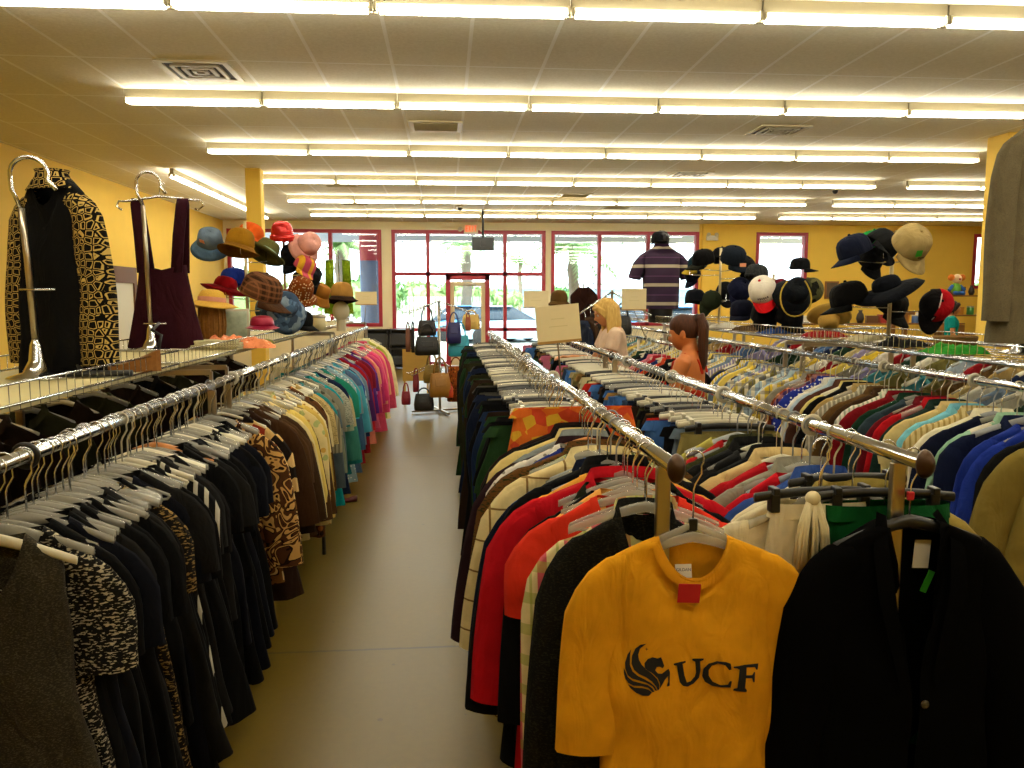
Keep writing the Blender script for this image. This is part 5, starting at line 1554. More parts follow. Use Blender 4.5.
rh = bpy.data.objects['rope_trimmed_hat']; cdo = cd.build('cord', fz('#b59a3c'), rh); cdm = rh.matrix_basis.inverted() @ Matrix.Translation(p); cdo.matrix_basis = cdm
cap('black cap below the rope-trimmed hat', 790, 315, 6.5, BK, (20, 0, 10), 1.22)
cap('olive and black camouflage cap hung on its side', 812, 290, 6.6, fz('#4a4a2c', pat='patch', c2='#191a12', c3='#6a6640', sc=1.5), (75, 30, 10), 1.17)
YD = 5.15
cap('navy cap with its bill pointing toward the polo', 853, 246, YD - .1, fz('#141a2e'), (22, -6, -80), 1.15)
cap('bright green cap peeking from behind the navy cap', 874, 240, YD + .2, fz('#0c8a36'), (0, 0, 150), 1.05)
cap('black cap hung sideways between the green and tan caps', 884, 243, YD, fz('#16181a'), (30, 45, 30), 1.2)
cap('black cap with a yellow ticket behind the navy cap', 872, 257, YD + .25, DK, (45, 0, 10), .95)
tc_ = cap('tan khaki cap facing front with a green ticket', 914, 240, YD - .35, fz('#b09a66'), (52, 0, 8), 1.22)
MB().box((0, 0, 0), (.045, .002, .04)).build('price_ticket', PAPER_GREEN, tc_, (-.03, -.125, .075), (-.5, 0, .1))
m = MB()
for i in range(5): m.box((.0 + i * .014, -.11, .03), (.010, .004, .012))
bm_ = m.build('cap_lettering', fz('#5a3a2a'), tc_)
sh = BVHTree.FromPolygons([v.co for v in tc_.data.vertices], [p_.vertices for p_ in tc_.data.polygons])
for v in bm_.data.vertices:
    hh = sh.ray_cast(Vector((v.co.x, -.5, v.co.z)), Vector((0, 1, 0)))
    if hh[0] is not None: v.co.y = hh[0].y - .0025
cap('big black sun hat with a wide folded brim', 886, 284, YD - .1, fz('#11141c'), (18, -12, -60), .98, None, 'sun_hat', 'big')
cap('black cap with its bill toward the polo, under the navy cap', 848, 294, YD, BK, (15, -5, -85), 1.3)
cap('dark cap hidden under the big black sun hat', 893, 302, YD + .15, fz('#191a18'), (35, 0, 20), 1.15)
rc = cap('black and red cap with a white seam hung on edge', 938, 304, 4.9, fz('#b8121e'), (72, 14, -16), 1.08, fz('#121012'), 'sports_cap')
rc.data.materials.append(None); rc.material_slots[1].link = 'OBJECT'; rc.material_slots[1].material = fz('#121012')
for p_ in rc.data.polygons:
    if p_.center.x < -.01: p_.material_index = 1
for a0 in (.15,):
    pts = [Vector((-.01, .1 * 1.08 * math.sin(b_), .117 * 1.08 * abs(math.cos(b_)) ** .75)) for b_ in [-1.4 + i * 2.8 / 14 for i in range(15)]]
    MB().tube(pts, .004, 6).build('piping', PAPER, rc)
hat('wide', 'straw_hat', 'pale straw hat upturned in the wire basket by the black caps', 829, 322, 5.7, simple('straw_pale', '#c9a24a', .8, noise=.2, nscale=150, bump=.5, bscale=200), (D(150), D(15), 0), .9)
hat_stand(719, 7.8, at(719, 248, 7.8).z, 'steel cap stand among the caps beside the striped polo', [(703, 262, 7.7), (734, 262, 7.5), (745, 270, 7.5), (741, 292, 7.45), (726, 294, 7.9), (690, 268, 8.05)])
hat_stand(772, 6.7, at(772, 274, 6.7).z, 'low cap stand behind the white and red cap', [(760, 292, 6.65), (796, 290, 6.5), (781, 292, 6.85), (812, 292, 6.6)])
hat_stand(889, 5.2, at(889, 236, 5.2).z, 'steel cap stand under the tan khaki cap', [(853, 250, 5.1), (912, 248, 4.9), (886, 290, 5.1), (850, 296, 5.1), (884, 250, 5.2), (893, 305, 5.3), (930, 300, 4.95)])
# things in the baskets on the shirt rack
BZ = 1.352
p = at(936, 344, 4.4)
m = MB(); m.lathe([(.001, 0), (.1, 0), (.12, .08), (.115, .085), (.1, .01), (.001, .008)], 22)
tag(m.build('wicker_basket', simple('wicker_tan', '#7d5a24', .8, noise=.4, nscale=60, bump=.7, bscale=120), None, (3.0, p.y, BZ)), 'brown wicker bowl in the wire basket below the red cap', 'basket')
rn = random.Random(12)
FC = [('white', '#ddd8c4'), ('grey', '#8a8778'), ('green', '#2f8a2a'), ('black', '#161616'), ('cream', '#d0c396'), ('red', '#8c1a1a'), ('blue', '#33508a'), ('brown', '#5a4022')]
for i in range(14):
    yy = 2.9 + i * .62; cn, hx = FC[i % 8]
    m = crumple(.3, .24, .06, 10 + i, 22, 18)
    if i != 2 or True:
        tag(m.build('folded_garment', fz(hx), None, (2.82 + rn.uniform(0, .3), yy, BZ + .002), (0, 0, rn.uniform(-.5, .5))), '%s folded garment lying in the shirt-rack baskets, %s from the near end' % (cn, ordn(i)), 'folded garment', 'folded garments in the shirt-rack baskets')

# ------------------------------------------------------------------ display stands with the jacket, the pinafore and the grey coat
def crook(label, x, y, zb, ztop, lean=.0, rod=None, side=1):
    r = empty('garment_stand', (x, y, zb)); tag(r, label, 'display stand')
    MB().lathe([(.001, 0), (.105, 0), (.108, .006), (.1, .01), (.05, .025), (.028, .07), (.02, .13), (.012, .15)], 28).build('base', CHROME, r)
    H = ztop - zb; pts = [(0, 0, .13), (lean * .5, 0, H * .55), (lean, 0, H - .19)]
    pts2 = [(lean, 0, H - .19), (lean - .03 * side, 0, H - .12)]
    for i in range(11):
        a = PI * (1.05 - 1.15 * i / 10)
        pts2.append((lean + side * (.035 + .068 * math.cos(a)), 0, H - .065 + .065 * math.sin(a)))
    pts2 += [(lean + side * .115, 0, H - .1), (lean + side * .13, 0, H - .12)]
    MB().tube(pts, .012, 12).build('pole', STEEL, r)
    MB().tube(pts2, .008, 10).build('crook', CHROME, r)
    if rod: MB().tube([(-.03 + lean * .5, -.012, rod), (.1 + lean * .5, -.012, rod)], .004, 8).build('peg', CHROME, r)
    return r
b1 = at(38, 378, 3.15)
crook('chrome stand with the black patterned jacket on it', b1.x, 3.15, 1.352, at(38, 157, 3.15).z, -.02, .34)
jx = at(57, 250, 3.36)
zn = at(64, 178, 3.36).z
JB = fz('#0a0a0a'); JP = fz('#0c0a08', pat='chain', c2='#c2a65c', sc=.8)
m, _ = torso(.16, .74, .19, .06, .06, .05, 17, zn=0, slope=.075, amp=.012)
jk = m.build('jacket', JB, None, (jx.x, 3.36, zn), (0, 0, -.42)); tag(jk, 'black jacket with gold chain-print sleeves on a chrome stand', 'jacket')
for s_ in (-1, 1):
    link('sleeve', sleeve(s_, .16, 0, .075, .62, .075, .085, .05, .05, 11).mesh('sleeve'), JP, jk)
m = MB(); rings = []
for z, wx_, ty in ((-.048, .125, .064), (-.02, .09, .06), (.002, .066, .055), (.018, .06, .052), (.03, .066, .056)):
    rings.append([Vector((wx_ * math.copysign(abs(math.cos(a)) ** .7, math.cos(a)), ty * math.sin(a), z)) for a in [2 * PI * k / 28 for k in range(28)]])
m.loft(rings); m.build('printed_collar', JP, jk)
b2 = at(152, 352, 4.75)
crook('chrome stand with the maroon pinafore dress on it', b2.x, 4.75, 1.352, at(152, 172, 4.75).z, -.01, .16)
hx = at(160, 205, 4.9)
bar = MB(); bar.tube([(-.22, 0, -.03), (-.25, 0, -.01), (-.235, 0, .02), (-.19, 0, .02), (0, 0, .05), (.19, 0, .03), (.235, 0, .03), (.25, 0, 0), (.22, 0, -.025), (.2, 0, -.02)], .006, 8); bar.tube([(0, 0, .05), (0, 0, .1), (.03, 0, .13)], .004, 8)
o = bar.build('clothes_hanger', CHROME, None, hx); tag(o, 'chrome hanger with curled ends holding the maroon pinafore', 'hanger')
MAR = fz('#32101c')
zt, zb_, zm = at(160, 268, 4.9).z - hx.z, at(160, 348, 4.9).z - hx.z, 0
m = MB(); rings = []
for j in range(12):
    t = j / 11; z = zb_ + (zt - zb_) * t; w = .235 - .095 * t ** .8
    g = []
    for k in range(36):
        a = 2 * PI * k / 36; c_, s2 = math.cos(a), math.sin(a)
        x = w * math.copysign(abs(c_) ** .62, c_)
        g.append(Vector((x, .055 * s2 + .015 * (1 - t) * math.sin(x * 38), z + (.035 * (abs(x) / .14 - .5) if t > .95 else 0))))
    rings.append(g)
m.loft(rings)
pf = m.build('pinafore_dress', MAR, None, (hx.x, 4.9, hx.z), (0, 0, -.1)); tag(pf, 'maroon pinafore dress with two straps on a chrome stand', 'dress')
for s_ in (-1, 1):
    MB().band([(s_ * .10, -.045, zt - .03), (s_ * .115, -.03, zt * .5), (s_ * .135, -.012, .0), (s_ * .137, 0, .034), (s_ * .135, .012, 0), (s_ * .12, .03, zt * .5), (s_ * .105, .045, zt - .03)], .034, .005).build('strap', MAR, pf)
# wedge sandal and flat shoe
p = at(128, 371, 3.42)
r = empty('wedge_sandal', (p.x, 3.42, 1.352), .35); tag(r, 'cork wedge sandal with black straps on the rack top', 'shoe')
m = MB()
m.loft([[Vector((x, y_ * w, z)) for y_, z in ((-1, 0), (-1, h_), (1, h_), (1, 0))] for x, w, h_ in ((-.13, .028, .018), (-.08, .038, .022), (-.01, .036, .035), (.06, .033, .062), (.11, .032, .085), (.128, .024, .088))], True, smooth=False)
m.build('wedge_sole', simple('cork', '#8f5d22', .8, noise=.3, nscale=70), r)
BL = simple('black_leather', '#121110', .5)
for x0, z0, wv in ((-.09, .024, .05), (-.05, .03, .055)):
    MB().tube([(x0, .038 * math.cos(a), z0 + wv * math.sin(a)) for a in [PI * i / 8 for i in range(9)]], [(.014, .004)] * 9, 8).build('toe_strap', BL, r)
MB().tube([(.11, .036 * math.cos(a), .1 + .0 * a) for a in [PI * i / 8 for i in range(9)]], .006, 6).build('heel_strap', BL, r)
MB().tube([(.12, 0, .09), (.135, .01, .15), (.1, .05, .17), (.13, .08, .2)], .007, 6).build('ankle_strap', BL, r)
p = at(100, 377, 3.2)
m = MB(); m.loft([[Vector((x, w * math.cos(a), .012 + .012 * math.sin(a))) for a in [2 * PI * k / 10 for k in range(10)]] for x, w in ((-.12, .01), (-.1, .03), (-.04, .036), (.04, .028), (.1, .03), (.12, .015))], True)
fl = m.build('flip_flop', BL, None, (p.x, 3.2, 1.353), (0, 0, .1)); tag(fl, 'flat black sandal lying in front of the jacket stand', 'shoe')
MB().tube([(-.06, -.03, .02), (-.08, 0, .045), (-.06, .03, .02)], .005, 6).build('toe_strap', BL, fl)
# grey coat at the frame edge
crook('chrome stand carrying the grey coat over the shirt rack', 3.2, 4.12, 1.352, at(1040, 100, 4.12).z, 0, None)
gx = at(1044, 200, 3.95); zn = at(1050, 122, 3.95).z
GRY = fz('#6a6048', pat='tweed', c2='#5a5240', sc=.5)
m, _ = torso(.215, 1.06, .25, .09, .075, .1, 23, zn=0, slope=.085, amp=.012)
gc = m.build('coat', GRY, None, (gx.x, 3.95, zn), (0, 0, .12)); tag(gc, 'grey tweed coat on a stand over the shirt rail', 'coat')
for s_ in (-1, 1): link('sleeve', sleeve(s_, .215, 0, .085, .9, .085, .075, .055, .03, 13).mesh('sleeve'), GRY, gc)
collar(.075, .06, 0, .1).build('collar', GRY, gc)
# mannequin and striped polo
mpz = 1.352; mp_ = at(660, 318, 9.9)
r = empty('mannequin', (mp_.x, 9.9, mpz)); tag(r, 'black torso mannequin standing on the shirt rack', 'mannequin')
MANB = simple('mannequin_black', '#131318', .35)
zs = at(660, 249, 9.9).z - mpz; zh = at(660, 236, 9.9).z - mpz
m = MB()
def el(z, wx_, wy): return [Vector((wx_ * math.cos(a), wy * math.sin(a), z)) for a in [2 * PI * k / 24 for k in range(24)]]
m.loft([el(0, .15, .11), el(.12, .16, .115), el(.3, .15, .1), el(zs - .22, .185, .12), el(zs - .1, .2, .11), el(zs - .03, .13, .08), el(zs, .065, .065), el(zs + .03, .065, .07), el(zs + .06, .085, .1), el(zs + .12, .1, .118), el(zs + .18, .092, .11), el(zs + .215, .06, .07), el(zs + .228, .02, .03)], True)
m.build('torso', MANB, r)
for s_ in (-1, 1):
    MB().tube([(s_ * .17, 0, zs - .1), (s_ * .24, 0, zs - .2), (s_ * .275, 0, zs - .36)], [.055, .05, .042], 12).build('arm', MANB, r)
t = NT('polo_stripes'); b = t.n('ShaderNodeBsdfPrincipled', Roughness=.9); tc = t.n('ShaderNodeTexCoord'); sx = t.n('ShaderNodeSeparateXYZ'); t.l(tc.outputs['Object'], sx.inputs[0])
fz_ = t.math('FRACT', t.math('MULTIPLY_ADD', sx.outputs[2], 1 / .235, .15))
c_ = t.mix(t.math('LESS_THAN', fz_, .17), lin('#2a1230'), lin('#a59a84'))
c_ = t.mix(t.math('LESS_THAN', t.math('ABSOLUTE', t.math('SUBTRACT', fz_, .55)), .03), c_, lin('#4a2c50'))
t.l(c_, b.inputs['Base Color']); t.l(b.outputs[0], t.out.inputs[0]); POLO = t.m
m, _ = torso(.24, .70, .225, .15, .085, .04, 6, zn=0, slope=.085, amp=.01)
pl = m.build('polo_shirt', POLO, None, (mp_.x, 9.9, mpz + zs + .03), (0, 0, PI)); tag(pl, 'purple polo with cream stripes on the black mannequin', 'shirt')
for s_ in (-1, 1): link('sleeve', sleeve(s_, .24, 0, .085, .26, .085, .08, .075, .55, 2).mesh('sleeve'), POLO, pl)
collar(.085, .09, .0, .02).build('collar', fz('#2a1230'), pl)
hat('cap', 'baseball_cap', 'black cap on the head of the striped polo mannequin', 660, 237.5, 9.9, DK, (D(-4), 0, D(180)), 1.2)
# ------------------------------------------------------------------ people
def fuse(mb, voxel, smooth=6, fac=.5):
    me = mb.mesh('tmp'); ob = bpy.data.objects.new('tmp', me); COL.objects.link(ob)
    r = ob.modifiers.new('r', 'REMESH'); r.mode = 'VOXEL'; r.voxel_size = voxel; r.use_smooth_shade = True
    if smooth:
        s_ = ob.modifiers.new('s', 'SMOOTH'); s_.iterations = smooth; s_.factor = fac
    dg = bpy.context.evaluated_depsgraph_get(); dg.update()
    out = bpy.data.meshes.new_from_object(ob.evaluated_get(dg))
    bpy.data.objects.remove(ob)
    for p_ in out.polygons: p_.use_smooth = True
    return out

def head_shape(M):
    n, m = 40, 30; rings = []
    for i in range(m + 1):
        t = -PI / 2 + PI * i / m; q = max(.02, math.cos(t)); g = []
        for k in range(n):
            a = 2 * PI * k / n
            x, y, z = .073 * q * math.cos(a), .093 * q * math.sin(a), .113 * math.sin(t)
            lo = max(0, -z / .113)
            x *= 1 - .30 * lo ** 1.6
            if y < 0: y -= .014 * lo
            else: y *= 1 - .35 * lo
            if y < 0:
                f = -y / .093
                y -= f * .024 * math.exp(-(x / .013) ** 2) * math.exp(-((z + .018) / .017) ** 2)
                y -= f * .010 * math.exp(-(x / .010) ** 2) * math.exp(-((z - .006) / .022) ** 2)
                for s_ in (-1, 1): y += f * .010 * math.exp(-((x - s_ * .03) / .016) ** 2 - ((z - .008) / .012) ** 2)
                y -= f * .004 * math.exp(-((z - .03) / .01) ** 2)
                y -= f * .007 * math.exp(-(x / .024) ** 2 - ((z + .055) / .009) ** 2)
                y -= f * .008 * math.exp(-(x / .022) ** 2 - ((z + .092) / .016) ** 2)
            g.append(M @ Vector((x, y, z)))
        rings.append(g)
    return rings

def hand(mb, w, d, up, side):
    d = d.normalized(); s_ = d.cross(up).normalized() * side; up = s_.cross(d).normalized() * side
    mb.loft([[w + d * a + s_ * (wd * math.cos(q)) + up * (th * math.sin(q)) for q in [2 * PI * k / 12 for k in range(12)]] for a, wd, th in ((-.01, .024, .019), (.02, .031, .015), (.06, .038, .013), (.088, .036, .011))], True)
    for j, (o, L) in enumerate(((-.028, .066), (-.010, .076), (.009, .071), (.027, .055))):
        b = w + d * .082 + s_ * o
        e = b + d * L * .45 - up * L * .08; t_ = e + d * L * .35 - up * L * .25; u_ = t_ + d * L * .12 - up * L * .24
        mb.tube([b, e, t_, u_], [.0088, .0085, .0078, .0066], 8)
    b = w + d * .022 - s_ * .026
    mb.tube([b, b + d * .03 - s_ * .024 - up * .006, b + d * .055 - s_ * .028 - up * .016], [.012, .0105, .0085], 8)

def person(label, loc, rz, H, skin, pose, top, hair, pants='#1f2a44', shoe='#1a1a1a'):
    """One figure about 1.62 m tall before scaling, facing its own -y."""
    r = empty('person', loc, rz); r.scale = (H / 1.62,) * 3; tag(r, label, 'person')
    nod, turn = pose.get('nod', 0), pose.get('turn', 0)
    piv = Vector((0, .005, 1.43)); lean = pose.get('lean', 0.0)
    def B(p):
        p = Vector(p)
        if p.z > .9:
            a = lean * min(1, (p.z - .9) / .25); q = p - Vector((0, 0, .9)); q = Matrix.Rotation(a, 3, 'X') @ q; p = q + Vector((0, 0, .9))
        return p
    HM = Matrix.Translation(B(piv)) @ (Matrix.Rotation(turn, 4, 'Z') @ Matrix.Rotation(nod + lean, 4, 'X')) @ Matrix.Translation(Vector((0, -.016, .085)))
    TR = [(.78, .155, .105, 0), (.86, .172, .115, .01), (.94, .162, .105, .005), (1.03, .132, .09, 0), (1.12, .138, .093, 0), (1.22, .152, .105, -.008), (1.29, .162, .1, -.002), (1.335, .158, .08, .006), (1.368, .115, .062, .012), (1.395, .06, .052, .012), (1.43, .044, .048, .01), (1.5, .043, .047, 0)]
    def ring(z, rx, ry, yo, g=0): return [B((math.copysign(abs(math.cos(a)) ** .85, math.cos(a)) * (rx + g), yo + (ry + g) * math.sin(a), z)) for a in [2 * PI * k / 28 for k in range(28)]]
    mb = MB(); mb.loft([ring(*q) for q in TR], True)
    mb.loft(head_shape(HM), True)
    for s_ in (-1, 1):
        mb.ball(HM @ Vector((s_ * .077, .012, -.006)), (.011, .018, .031), 10, 8)
        sh, elb, wr = [B(q) for q in pose['arm_l' if s_ < 0 else 'arm_r']]
        mb.tube([B((s_ * .115, 0, 1.33)), sh, sh + (elb - sh) * .35, elb, elb + (wr - elb) * .35, wr], [.05, .052, .044, .036, .036, .025], 14)
        hand(mb, wr, wr - elb, Vector((0, -.3, 1)), s_)
        hp, kn, an = Vector((s_ * .085, 0, .84)), Vector((s_ * .095, -.01, .46)), Vector((s_ * .1, .015, .075))
        mb.tube([hp, hp + (kn - hp) * .5, kn, kn + (an - kn) * .35 + Vector((0, .012, 0)), an], [.088, .075, .054, .052, .036], 14)
        mb.tube([an + Vector((0, .03, -.035)), an + Vector((0, -.05, -.04)), an + Vector((0, -.13, -.052)), an + Vector((0, -.17, -.056))], [.036, .036, .03, .018], 12)
    link('body', fuse(mb, .0065, 5), skin, r)
    # face details
    for s_ in (-1, 1):
        e = MB(); e.ball(HM @ Vector((s_ * .03, -.0795, .008)), .0105, 12, 8); e.build('eye', simple('eye_white', '#b8ab98', .4), r)
        e = MB(); e.ball(HM @ Vector((s_ * .03, -.088, .008)), (.0048, .0028, .0048), 10, 6); e.build('iris', simple('eye_brown', '#2b1a10', .2), r)
        e = MB(); e.tube([HM @ Vector((s_ * x, -.096 + x * .25, .029 + .004 * math.sin((x - .012) * 90))) for x in (.012, .022, .032, .042)], [.003, .0038, .0035, .002], 6); e.build('eyebrow', hair['mat'], r)
    e = MB(); e.tube([HM @ Vector((x, -.112 + 14 * x * x, -.052)) for x in (-.022, -.012, 0, .012, .022)], [.002, .0055, .006, .0055, .002], 8); e.build('lips', simple('lip_red', '#a04840', .4), r)
    # clothes
    c = MB(); g = .009
    if top['kind'] == 'tee':
        c.loft([ring(*q, g) for q in TR[1:9]], True)
        for s_ in (-1, 1):
            sh, elb, wr = [B(q) for q in pose['arm_l' if s_ < 0 else 'arm_r']]
            c.tube([B((s_ * .11, 0, 1.33)), sh, sh + (elb - sh) * .3, sh + (elb - sh) * .55], [.06, .064, .06, .06], 14)
        link('tee_shirt', fuse(c, .008, 4), top['mat'], r)
    else:
        c.loft([ring(*q, g) for q in TR[1:6]] + [ring(1.14, .142, .095, -.004, g)], True)
        for s_ in (-1, 1): c.tube([B((s_ * .085, -.1, 1.24)), B((s_ * .088, -.085, 1.32)), B((s_ * .085, .0, 1.375)), B((s_ * .075, .08, 1.33)), B((s_ * .06, .105, 1.24))], .011, 8)
        c.tube([B((-.05, .075, 1.37)), B((0, .078, 1.395)), B((.05, .07, 1.385))], .007, 8)
        link('tank_top', fuse(c, .007, 4), top['mat'], r)
    c = MB(); c.loft([ring(*q, .008) for q in TR[0:3]], True)
    for s_ in (-1, 1):
        hp, kn, an = Vector((s_ * .085, 0, .84)), Vector((s_ * .095, -.01, .46)), Vector((s_ * .1, .015, .09))
        c.tube([hp, hp + (kn - hp) * .5, kn, kn + (an - kn) * .4, an], [.1, .086, .066, .062, .056], 14)
    link('jeans', fuse(c, .009, 4), fabric(pants), r)
    for s_ in (-1, 1):
        m = MB(); m.loft([[Vector((s_ * .1 + w_ * math.cos(a), y, max(0, h_ * .5 + h_ * .5 * math.sin(a)))) for a in [2 * PI * k / 14 for k in range(14)]] for y, w_, h_ in ((.085, .02, .05), (.06, .04, .085), (0, .044, .1), (-.07, .046, .07), (-.14, .044, .055), (-.19, .02, .035))], True)
        m.build('shoe', simple('shoe_' + shoe[1:], shoe, .5), r)
    # hair
    h_ = MB(); rn = random.Random(int(H * 1000))
    h_.ball(HM @ Vector((0, .016, .026)), (.082, .093, .098), 24, 16)
    if hair['kind'] == 'pony':
        h_.ball(HM @ Vector((0, .004, .05)), (.077, .09, .078), 20, 14)
        b0 = HM @ Vector((0, .105, .075))
        for i in range(9):
            dx, dz = rn.uniform(-.04, .04), rn.uniform(-.012, .012)
            h_.tube([b0 + Vector((0, -.02, 0)), b0 + Vector((dx * .6, .03, dz + .008)), b0 + Vector((dx, .05, -.06 + dz)), b0 + Vector((dx * 1.2, .048, -.17)), b0 + Vector((dx * 1.1, .055, -.28 + dz)), b0 + Vector((dx * .7, .045, -.36 + dz * 2))], [.02, .026, .03, .028, .02, .005], 8)
        tie = MB(); tie.tube([b0 + Vector((.026 * math.cos(a), .004, .026 * math.sin(a))) for a in [2 * PI * k / 14 for k in range(14)]], .008, 8, closed=True)
        tie.build('hair_tie', simple('hair_tie', '#2b1a12', .7), r)
    else:
        L = hair.get('len', .3)
        for i in range(34):
            a = -.2 + 3.54 * i / 33
            top_ = HM @ Vector((.05 * math.cos(a), .02 + .06 * math.sin(a), .09))
            mid = HM @ Vector((.084 * math.cos(a), .018 + .094 * math.sin(a), .01))
            lo_ = mid + Vector((math.cos(a) * .012, .006 + .012 * math.sin(a), -L * .5))
            en = mid + Vector((math.cos(a) * rn.uniform(-.01, .02), .01 + rn.uniform(-.01, .02) * math.sin(a), -L * rn.uniform(.85, 1.1)))
            h_.tube([top_, mid, lo_, en], [.014, .016, .017, .005], 7)
        for s_ in (-1, 1):   # fringe swept to each side
            for q in range(4):
                h_.tube([HM @ Vector((s_ * .005, -.06, .1)), HM @ Vector((s_ * (.03 + q * .008), -.082 + q * .008, .07)), HM @ Vector((s_ * (.062 + q * .004), -.055 + q * .012, .02)), HM @ Vector((s_ * .078, -.03 + q * .012, -.05))], [.01, .012, .012, .006], 7)
    link('hair', fuse(h_, .0055, 2), hair['mat'], r)
    return r
def hair_mat(name, a, b):
    t = NT(name); bs = t.n('ShaderNodeBsdfPrincipled', Roughness=.6); bs.inputs['Specular IOR Level'].default_value = .25; tc = t.n('ShaderNodeTexCoord')
    mp = t.n('ShaderNodeMapping'); mp.inputs['Scale'].default_value = (1, 1, .12); t.l(tc.outputs['Object'], mp.inputs[0])
    nz = t.n('ShaderNodeTexNoise', Scale=90.0, Detail=3.0); t.l(mp.outputs[0], nz.inputs['Vector'])
    t.l(t.mix(nz.outputs[0], lin(a), lin(b)), bs.inputs['Base Color'])
    bp = t.n('ShaderNodeBump', Strength=.5, Distance=.004); t.l(nz.outputs[0], bp.inputs['Height']); t.l(bp.outputs[0], bs.inputs['Normal'])
    t.l(bs.outputs[0], t.out.inputs[0]); return t.m
HAIRP, HAIRB, HAIRD = hair_mat('hair_auburn', '#22100a', '#5a3014'), hair_mat('hair_blonde', '#a8782c', '#eccb78'), hair_mat('hair_dark', '#140d0a', '#33221a')
w1 = at(696, 330, 4.85)
person('ponytailed shopper in an orange strap top browsing the rail under the caps', (w1.x - .02, 4.85, 0), D(-122), 1.545, SKIN_TAN,
       {'nod': .22, 'lean': .05, 'arm_l': [(-.175, 0, 1.32), (-.2, -.06, 1.06), (-.1, -.27, 1.1)], 'arm_r': [(.175, 0, 1.32), (.21, -.08, 1.07), (.12, -.3, 1.12)]},
       {'kind': 'tank', 'mat': fabric('#b5301c')}, {'kind': 'pony', 'mat': HAIRP})
w2 = at(616, 330, 6.7)
person('blonde shopper in a pale pink tee looking down at the rail', (w2.x + .02, 6.7, 0), D(-88), 1.66, SKIN_FAIR,
       {'nod': .3, 'lean': .12, 'arm_l': [(-.17, -.01, 1.32), (-.19, -.14, 1.1), (-.1, -.36, 1.16)], 'arm_r': [(.17, -.01, 1.32), (.2, -.12, 1.1), (.11, -.34, 1.12)]},
       {'kind': 'tee', 'mat': fabric('#dcbfa4')}, {'kind': 'long', 'mat': HAIRB, 'len': .26})
w3 = at(952, 312, 12.6)
person('shopper with dark hair in a teal tee, far behind the caps', (w3.x, 12.6, 0), D(60), 1.6, SKIN_FAIR,
       {'nod': .15, 'arm_l': [(-.17, 0, 1.32), (-.2, -.02, 1.06), (-.18, -.2, .95)], 'arm_r': [(.17, 0, 1.32), (.21, -.02, 1.06), (.18, -.18, .92)]},
       {'kind': 'tee', 'mat': fabric('#14908c')}, {'kind': 'long', 'mat': HAIRD, 'len': .1})

# ------------------------------------------------------------------ handbags near the entrance
def bag(label, px, py, Y, w, h, d, mat, hl, rz=0.0, name='handbag', flap=True):
    p = at(px, py, Y)
    r = empty(name, (p.x, p.y, p.z), rz); tag(r, label, 'handbag')
    m = MB(); rings = []
    for z, k, kd in ((-h / 2, .86, .7), (-h / 2 + .012, .98, 1), (-h * .15, 1.03, 1.05), (h * .25, .93, .75), (h / 2 - .01, .84, .4), (h / 2, .82, .28)):
        rings.append([Vector((w / 2 * k * math.copysign(abs(math.cos(a)) ** .5, math.cos(a)), d / 2 * kd * math.copysign(abs(math.sin(a)) ** .6, math.sin(a)), z)) for a in [2 * PI * q / 20 for q in range(20)]])
    m.loft(rings, True); m.build('bag_body', mat, r)
    for s_ in ((-1, 1) if w > .16 else (1,)):
        MB().tube([(w * .3 * math.cos(a), s_ * d * .12, h / 2 - .02 + hl * math.sin(a)) for a in [PI * i / 10 for i in range(11)]], .009, 6).build('handle', mat, r)
    if flap: MB().box((0, -d * .42, h * .12), (w * .5, .012, h * .3), Matrix.Rotation(-.25, 3, 'X'), .004).build('pocket', mat, r)
    return r
bx = at(440, 412, 11.45).x
r = empty('bag_rack', (bx, 11.45, 0)); tag(r, 'two-tier steel bag rack with sloping arms near the entrance', 'bag rack')
zt = at(440, 301, 11.45).z; zl = at(440, 362, 11.45).z
MB().tube([(0, 0, .03), (0, 0, zt)], .02, 10).build('pole', STEEL, r)
for a in (.3, PI / 2 + .3): MB().box((0, 0, .03), (.85, .04, .03), Matrix.Rotation(a, 3, 'Z'), .004).build('base_bar', STEEL, r)
for z, L in ((zt, .5), (zl, .46)):
    for a in (.12, -.5, PI - .15, PI + .6, -1.5, 1.5):
        MB().tube([(0, 0, z), (L * math.cos(a), L * math.sin(a), z - .17), (L * 1.06 * math.cos(a), L * 1.06 * math.sin(a), z - .15)], .007, 6).build('arm', CHROME, r)
LB = lambda c: simple('leather_' + c[1:], c, .5, noise=.2, nscale=12)
bag('black slouchy handbag at the top of the bag rack', 427, 328, 11.2, .26, .22, .12, LB('#15120f'), .22)
bag('wide black handbag hanging under the slouchy one', 427, 346, 11.1, .34, .26, .14, LB('#0f0e0d'), .2, .2)
bag('navy blue pouch bag on the bag rack', 454, 333, 11.15, .2, .3, .12, LB('#141a5a'), .16)
bag('turquoise tote bag on the bag rack', 459, 346, 11.25, .31, .3, .1, LB('#2d9fb8'), .22, .1)
bag('straw yellow tote seen against the entrance door', 471, 322, 11.5, .26, .22, .1, LB('#d2b15c'), .08)
bag('narrow rust bag beside the turquoise tote', 468, 324, 11.4, .08, .2, .06, LB('#9c4a22'), .1)
bag('narrow brown strap bag at the aisle side of the rack', 408, 340, 11.3, .07, .34, .06, LB('#6b3f2a'), .1, 0, 'handbag', False)
bag('narrow black strap bag beside the brown one', 413, 340, 11.35, .05, .36, .05, LB('#1c1c1c'), .1, 0, 'handbag', False)
bag('tan leather shoulder bag on the lower tier', 440, 385, 11.0, .3, .34, .15, LB('#94671f'), .24, .2)
bag('olive tan bag behind the tan shoulder bag', 432, 374, 11.1, .24, .26, .13, LB('#7c6420'), .18, -.3)
